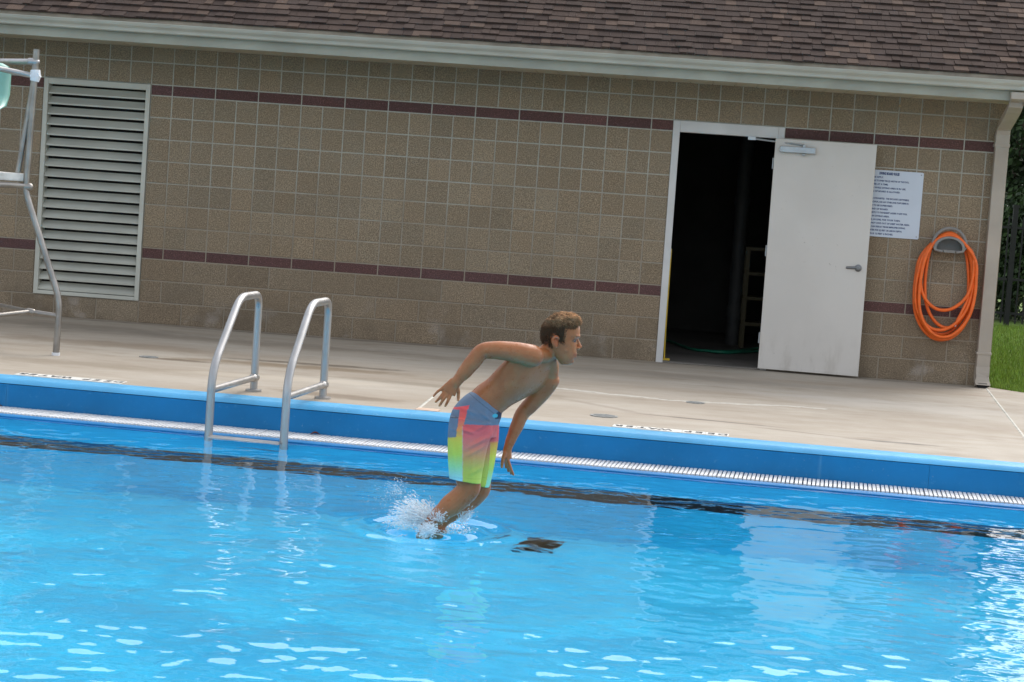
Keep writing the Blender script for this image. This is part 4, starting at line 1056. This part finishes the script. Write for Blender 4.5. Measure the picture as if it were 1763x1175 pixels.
# hair: cap on the skull plus short strands, longer and paler on top
def hairline(y):
    if y > 590: return 940
    if y > 576: return 947 if 580 < y else 968
    if y > 566: return 976
    return 990+(566-y)*.6
H = MB(); H.c = []
cap_s = interp([(bp((a+b)/2-.6, y-.2, .004), V3((b-a)/2+1.7, 0, 0), V3(0, 0, hd+.0045), 2.25) for y, a, b, hd in hsec[5:]], 5)
def ellip(i, ang):
    c, u, v, e = cap_s[i]; ca, sa_ = math.cos(ang), math.sin(ang)
    return c+u*math.copysign(abs(ca)**(2/e), ca)+v*math.copysign(abs(sa_)**(2/e), sa_)
NA = 56; nC = len(cap_s); idx = {}; Cc = Vector(bp(966, 580, .004))
for i in range(nC):
    for k in range(NA):
        p = ellip(i, 2*math.pi*k/NA); idx[(i, k)] = len(H.v); H.v.append(tuple(p))
topi = len(H.v); H.v.append(tuple(bp(966, 540.2, .004)))
def keep(p):
    x, y, d = px_of(np.array([p]))
    x, y, d = x[0], y[0], d[0]-.004
    hl = hairline(y)
    if abs(d) > .045 and y > 577 and 949 < x < 978: return x > 963 and x < 973 and y < 592 or x < 951
    return x < hl and y < 594
seeds = []
for i in range(nC-1):
    for k in range(NA):
        k2 = (k+1) % NA; qd = [idx[(i, k)], idx[(i, k2)], idx[(i+1, k2)], idx[(i+1, k)]]
        c = sum((Vector(H.v[j]) for j in qd), Vector())/4
        inner = keep(c+CR*(4.5/PXM)-CU*(3.0/PXM))
        if keep(c) and not inner: seeds.append((c, (c-Cc).normalized()))
        if inner: H.f.append(tuple(qd)); H.c.append((.8, .8, .8, 1) if px_of(np.array([c]))[1][0] > 560 else (1.6, 1.55, 1.45, 1)); seeds.append((c, (c-Cc).normalized()))
for k in range(NA): H.f.append((idx[(nC-1, k)], idx[(nC-1, (k+1) % NA)], topi)); H.c.append((.8, .8, .8, 1)); seeds.append((Vector(H.v[idx[(nC-1, k)]])*.5+Vector(H.v[topi])*.5, CU))
fwd = CR; hr_ = random.Random(4)
for c, n_ in seeds:
    x, y, d = (v_[0] for v_ in px_of(np.array([c]))); top = max(0, min(1, (564-y)/14))
    sj = Vector((hr_.gauss(0, .10), hr_.gauss(0, .10), hr_.gauss(0, .10))); sk = hr_.choice((.5, .8, 1.0, 1.3, 1.6))
    edge_ = not keep(c+CR*(4.5/PXM)-CU*(3.0/PXM))
    for j in range((4 if edge_ else 9) if top < .2 else 16):
        p = c+Vector((hr_.gauss(0, .0035), hr_.gauss(0, .0035), hr_.gauss(0, .0035)))-n_*.002
        side = (-CU*.85-fwd*.40+n_*.22); topd = (fwd*1.05+CU*(.10 if x < 972 else .26)+n_*.12)
        clump = .10*math.sin(p.y*260+p.x*90)+.08*math.sin(p.y*610)
        jt = .12-.07*top; dr = (side*(1-top)+topd*top+Vector((0, clump*top, clump*.6*top))+sj*top+Vector((hr_.gauss(0, jt), hr_.gauss(0, jt), hr_.gauss(0, jt)))).normalized()
        L = hr_.uniform(.006, .011)*(1-top)+hr_.uniform(.018, .036)*top
        sd_ = dr.cross(n_).normalized()*.0009*(1+.4*top); nn = n_*.0009
        m1 = p+dr*L*.5+n_*(.0015+.003*top); tip = p+dr*L-CU*L*.14*top
        b = len(H.v); H.v += [tuple(p-sd_), tuple(p+sd_), tuple(p+nn*1.4), tuple(m1-sd_*.8), tuple(m1+sd_*.8), tuple(m1+nn*1.2), tuple(tip)]
        H.f += [(b, b+1, b+4, b+3), (b+1, b+2, b+5, b+4), (b+2, b, b+3, b+5), (b+3, b+4, b+6), (b+4, b+5, b+6), (b+5, b+3, b+6)]
        k_ = hr_.uniform(.6, 1.3)*(1-top)+3.4*sk*hr_.uniform(.75, 1.25)*top; k2 = k_*(1+1.1*top)
        H.c += [(k_, k_*.96, k_*.90, 1)]*3+[(k2, k2*.94, k2*.84, 1)]*3
hm = NT('hair'); hm.col(hm.mix(1., (.072, .043, .024), hm.attr('tint'), 'MULTIPLY')); hm.set(Roughness=.75, Specular_IOR_Level=.2)
tinted(H, 'hair', hm.m, person, 1)

# board shorts
K = MB()
loft(K, interp([(bp(839.5, 692.5, .002), V3(0, 0, .122), V3(24.5, 19.5, 0), 2.3), (bp(829, 704, .004), V3(0, 0, .134), V3(33, 18, 0), 2.3), (bp(819, 718, .006), V3(0, 0, .144), V3(40, 12, 0), 2.4), (bp(814, 736, .008), V3(0, 0, .150), V3(42, 5, 0), 2.4), (bp(813, 752, .008), V3(0, 0, .150), V3(41, 2, 0), 2.4)], 5), 40)
def legtube(rows, dc):
    loft(K, interp([(bp((a+b)/2, y, dc), V3((b-a)/2, sl, 0), V3(0, 0, hd), 2.35) for y, a, b, hd, sl in rows], 6), 36)
legtube([(722, 776, 850, .074, 6), (745, 772, 847, .080, 3), (768, 771.5, 840, .088, 2), (800, 773, 833, .090, 3), (827, 774.5, 829, .092, 4.5)], -.076)
legtube([(722, 785, 858, .075, 6), (748, 790, 858, .080, 4), (775, 790, 855, .086, 3), (805, 792, 850, .088, 4), (836, 794, 842, .090, 5)], .082)
def lerp_stops(stops, v):
    ys = [s_[0] for s_ in stops]; return np.stack([np.interp(v, ys, [lin(*s_[1])[j] for s_ in stops]) for j in range(3)], 1)
def shorts_print(m):
    n = len(m.vertices); co = np.empty(n*3); m.vertices.foreach_get('co', co); co = co.reshape(-1, 3)
    # cloth creases
    nr = np.empty(n*3); m.vertices.foreach_get('normal', nr); nr = nr.reshape(-1, 3)
    x, y, d = px_of(co)
    fold = np.zeros(n)
    for (ax, ay, fx, fy, amp, wd) in ((820, 745, 790, 735, 2.4, 5), (845, 748, 805, 770, 3.0, 6), (840, 762, 800, 785, 2.0, 6), (848, 722, 815, 742, 2.0, 5), (852, 735, 835, 765, 2.4, 4), (835, 800, 805, 815, 1.4, 6), (790, 700, 830, 715, 1.5, 5), (780, 760, 786, 815, 1.6, 5), (815, 770, 812, 825, 1.3, 6), (822, 705, 848, 725, 1.6, 4), (776, 735, 800, 745, 1.2, 5)):
        dx, dy = fx-ax, fy-ay; L2 = dx*dx+dy*dy; t_ = np.clip(((x-ax)*dx+(y-ay)*dy)/L2, 0, 1)
        dist = np.hypot(x-(ax+t_*dx), y-(ay+t_*dy)); fold += amp*np.cos(dist/wd*1.9)*np.exp(-(dist/wd)**2)*np.sin(np.pi*np.clip(t_, .05, .95))
    nz = np.array([noise.noise(Vector((a_*.045, b_*.02, c_*9))) for a_, b_, c_ in zip(x, y, d)])
    co = co+nr*((fold+nz*1.6)/PXM)[:, None]
    m.vertices.foreach_set('co', co.ravel()); m.update()
    grey = np.array(lin(110, 131, 156))
    rear = lerp_stops([(745, (226, 190, 92)), (758, (216, 216, 84)), (780, (196, 226, 96)), (800, (165, 235, 170)), (822, (160, 232, 244))], y)
    front = lerp_stops([(728, (235, 96, 102)), (748, (226, 112, 116)), (768, (218, 138, 122)), (785, (216, 168, 108)), (806, (188, 205, 96)), (826, (194, 218, 92))], y)
    strp = lerp_stops([(698, (250, 92, 98)), (722, (246, 112, 100)), (738, (240, 160, 92)), (752, (226, 196, 88))], y)
    far = lerp_stops([(740, (244, 104, 112)), (760, (236, 110, 116)), (764, (238, 176, 88)), (786, (222, 226, 84)), (808, (190, 234, 112)), (830, (160, 240, 210))], y)
    C_ = np.tile(grey, (n, 1))
    le = 792-(y-705.5)*.122; re = np.where(y < 730, 806-(y-703.7)*.245, 797.6)
    isfar = (d > .012) & (x > 800) & (y > 735)
    fr__ = (x >= re) & (y > 729+(x-800)*.05); C_[fr__] = front[fr__]
    st_ = (x >= le) & (x < re) & (y > 700); C_[st_] = strp[st_]
    chev = (y > 701.4-(x-779)*.145) & (y < 704.5-(x-779)*.02) & (x > 779) & (x < 809-(y-697)*.24); C_[chev] = np.array(lin(250, 92, 98))
    rr2 = (x < 797.6) & (y > 752-(x-772)*.10); C_[rr2] = rear[rr2]
    C_[isfar] = far[isfar]
    back = (x < 792) & (d > .05) & (y < 752); C_[back] = grey
    hem = (np.abs(y-(818.5+(x-775)*.07)) < .6) & (~isfar); C_[hem] *= .86
    seam = (np.abs(x-797.6) < .8) & (y > 732) & (d < .02); C_[seam] = C_[seam]*.5+.28
    flap = (np.abs(y-717.5) < .9) & (x < le-1) & (d < 0); C_[flap] *= .35
    band = (np.abs((x-839.5)*-.62+(y-692.5)*.78-7.5) < .7) & (y < 716); C_[band] *= .62
    fly = (x > 853) & (y < 721) & (x+y > 1566); C_[fly] = np.array(lin(30, 40, 70))
    tie = (np.hypot((x-853), (y-715)*1.4) < 4.5); C_[tie] = np.array(lin(70, 190, 215))
    c4 = np.ones((n, 4), dtype=np.float32); c4[:, :3] = C_*np.array([.80, .78, .76])
    at_ = m.color_attributes.new('print', 'FLOAT_COLOR', 'POINT'); at_.data.foreach_set('color', c4.ravel())
sm_ = NT('board_short_fabric'); k = sm_.attr('print')
k = sm_.mix(sm_.ramp(sm_.noise(70, 3, .6, sm_.mapping((1, 1, 6), rot=(0, .5, 0))), .35, .7, 0, .22), k, sm_.mix(1., k, (.62, .66, .70), 'MULTIPLY'))
sm_.col(k); sm_.set(Roughness=.75); sm_.bump(sm_.noise(600, 2), .15, .001)
voxel(K, 'board_shorts', .0030, sm_.m, person, 4, .5, shorts_print)

# ------------------------------------------------------------------ splash
spm_ = NT('splash_water'); spm_.col((.88, .92, .95)); spm_.set(Roughness=.2, Alpha=.75)
g = np.random.default_rng(11); W = MB()
def above(px, py, d):
    p = bp(px, py, d)
    if p.z < WATER_Z+.004: p.z = WATER_Z+.004+abs(g.normal(0, .004))
    return p
def drop(p, r_, st=None):
    if st is None or r_ < .0009: W.ball(p, r_, 1); return
    W.tube([p-st*r_*3.0, p-st*r_*.9, p+st*r_*.9, p+st*r_*1.8], [r_*.12, r_*.65, r_*.85, r_*.25], 5)
def fan(x0, y0, d0, ang, spread, vel, n, rmin, rmax, fall, dsp=.06, tpow=.7):
    for k in range(n):
        a = R(ang+g.normal(0, spread)); v_ = vel*(.35+.65*g.random()**.6); t_ = g.random()**tpow
        px = x0+g.normal(0, 3)+math.cos(a)*v_*t_; py = y0+g.normal(0, 2)-math.sin(a)*v_*t_+fall*(v_*t_/60)**2
        d = d0+g.normal(0, dsp)*(.3+t_)
        r_ = rmin+(rmax-rmin)*g.random()**4
        st = (CR*math.cos(a)+CU*(math.sin(a)-.5*t_)+CF*g.normal(0, .25)).normalized()
        drop(above(px, py, d), r_, st)
def strand(x0, y0, d0, ang, v_, t0_, t1_, r_, fall):
    pts = []; a = R(ang); dd = g.normal(0, .10); wob = g.uniform(0, 6.28)
    for j in range(9):
        t_ = t0_+(t1_-t0_)*j/8
        pts.append(above(x0+math.cos(a)*v_*t_+.8*math.sin(wob+j*1.3), y0-math.sin(a)*v_*t_+fall*(v_*t_/60)**2, d0+dd*t_))
    W.tube(pts, [r_*k for k in (.2, .6, 1.0, .7, 1.1, .8, 1.0, .6, .15)], 5)
fan(744, 898, -.03, 146, 15, 80, 3000, .0007, .0036, 9)
fan(738, 902, -.01, 165, 10, 78, 1700, .0007, .0036, 7)
fan(750, 896, -.04, 114, 14, 46, 800, .0006, .0026, 8)
fan(700, 866, .0, 165, 30, 96, 700, .0005, .0014, 10, .10)
fan(690, 850, .0, 130, 40, 34, 500, .0005, .0018, 6, .08)
fan(758, 894, -.10, 100, 40, 24, 700, .0006, .0030, 8, .03)
fan(797, 902, .05, 74, 20, 38, 420, .0006, .0032, 8, .04)
fan(740, 912, -.14, 120, 60, 20, 2200, .0008, .0036, 10, .05)
for k in range(230):
    t0_ = g.uniform(.05, .75); strand(743+g.normal(0, 6), 898+g.normal(0, 3), g.normal(-.02, .05), g.normal(148, 18), g.uniform(40, 84), t0_, t0_+g.uniform(.10, .30), g.uniform(.0006, .0022), 9)
for k in range(60):
    t0_ = g.uniform(.0, .6); strand(795+g.normal(0, 5), 902, .05+g.normal(0, .03), g.normal(75, 18), g.uniform(18, 36), t0_, t0_+g.uniform(.2, .4), g.uniform(.0006, .0018), 8)
for k in range(40):                                     # broken sheets: webs between strands
    a0 = g.normal(142, 18); v_ = g.uniform(40, 80); t0_ = g.uniform(.15, .6); dz = g.normal(0, .04); pts = []
    for j in range(5):
        t_ = t0_+.05*j
        for a in (a0-3.5, a0, a0+3.5):
            aa = R(a); pts.append(above(744+math.cos(aa)*v_*t_+g.normal(0, .5), 898-math.sin(aa)*v_*t_+9*(v_*t_/60)**2+g.normal(0, .5), dz+g.normal(0, .004)))
    W.add(pts, [(3*j+c_, 3*j+c_+1, 3*j+c_+4, 3*j+c_+3) for j in range(4) for c_ in (0, 1)])
for k in range(900):                                    # froth round the feet, also standing in for the splash's bright reflection
    a = g.uniform(0, 6.28); rr2 = .03+.19*g.random()**.9; p = pp(fs-.02+rr2*math.cos(a)*1.1, ft+rr2*math.sin(a)*.9, WATER_Z+.006+g.uniform(0, .008))
    r_ = .0015+.004*g.random()**3; W.ball(p, r_, 1, (1.4, 1.4, .6))
splash = W.build('water_splash', spm_.m, smooth='all', recalc=False)
tag(splash, 'white water splash thrown up behind the jumping feet', kind='stuff')
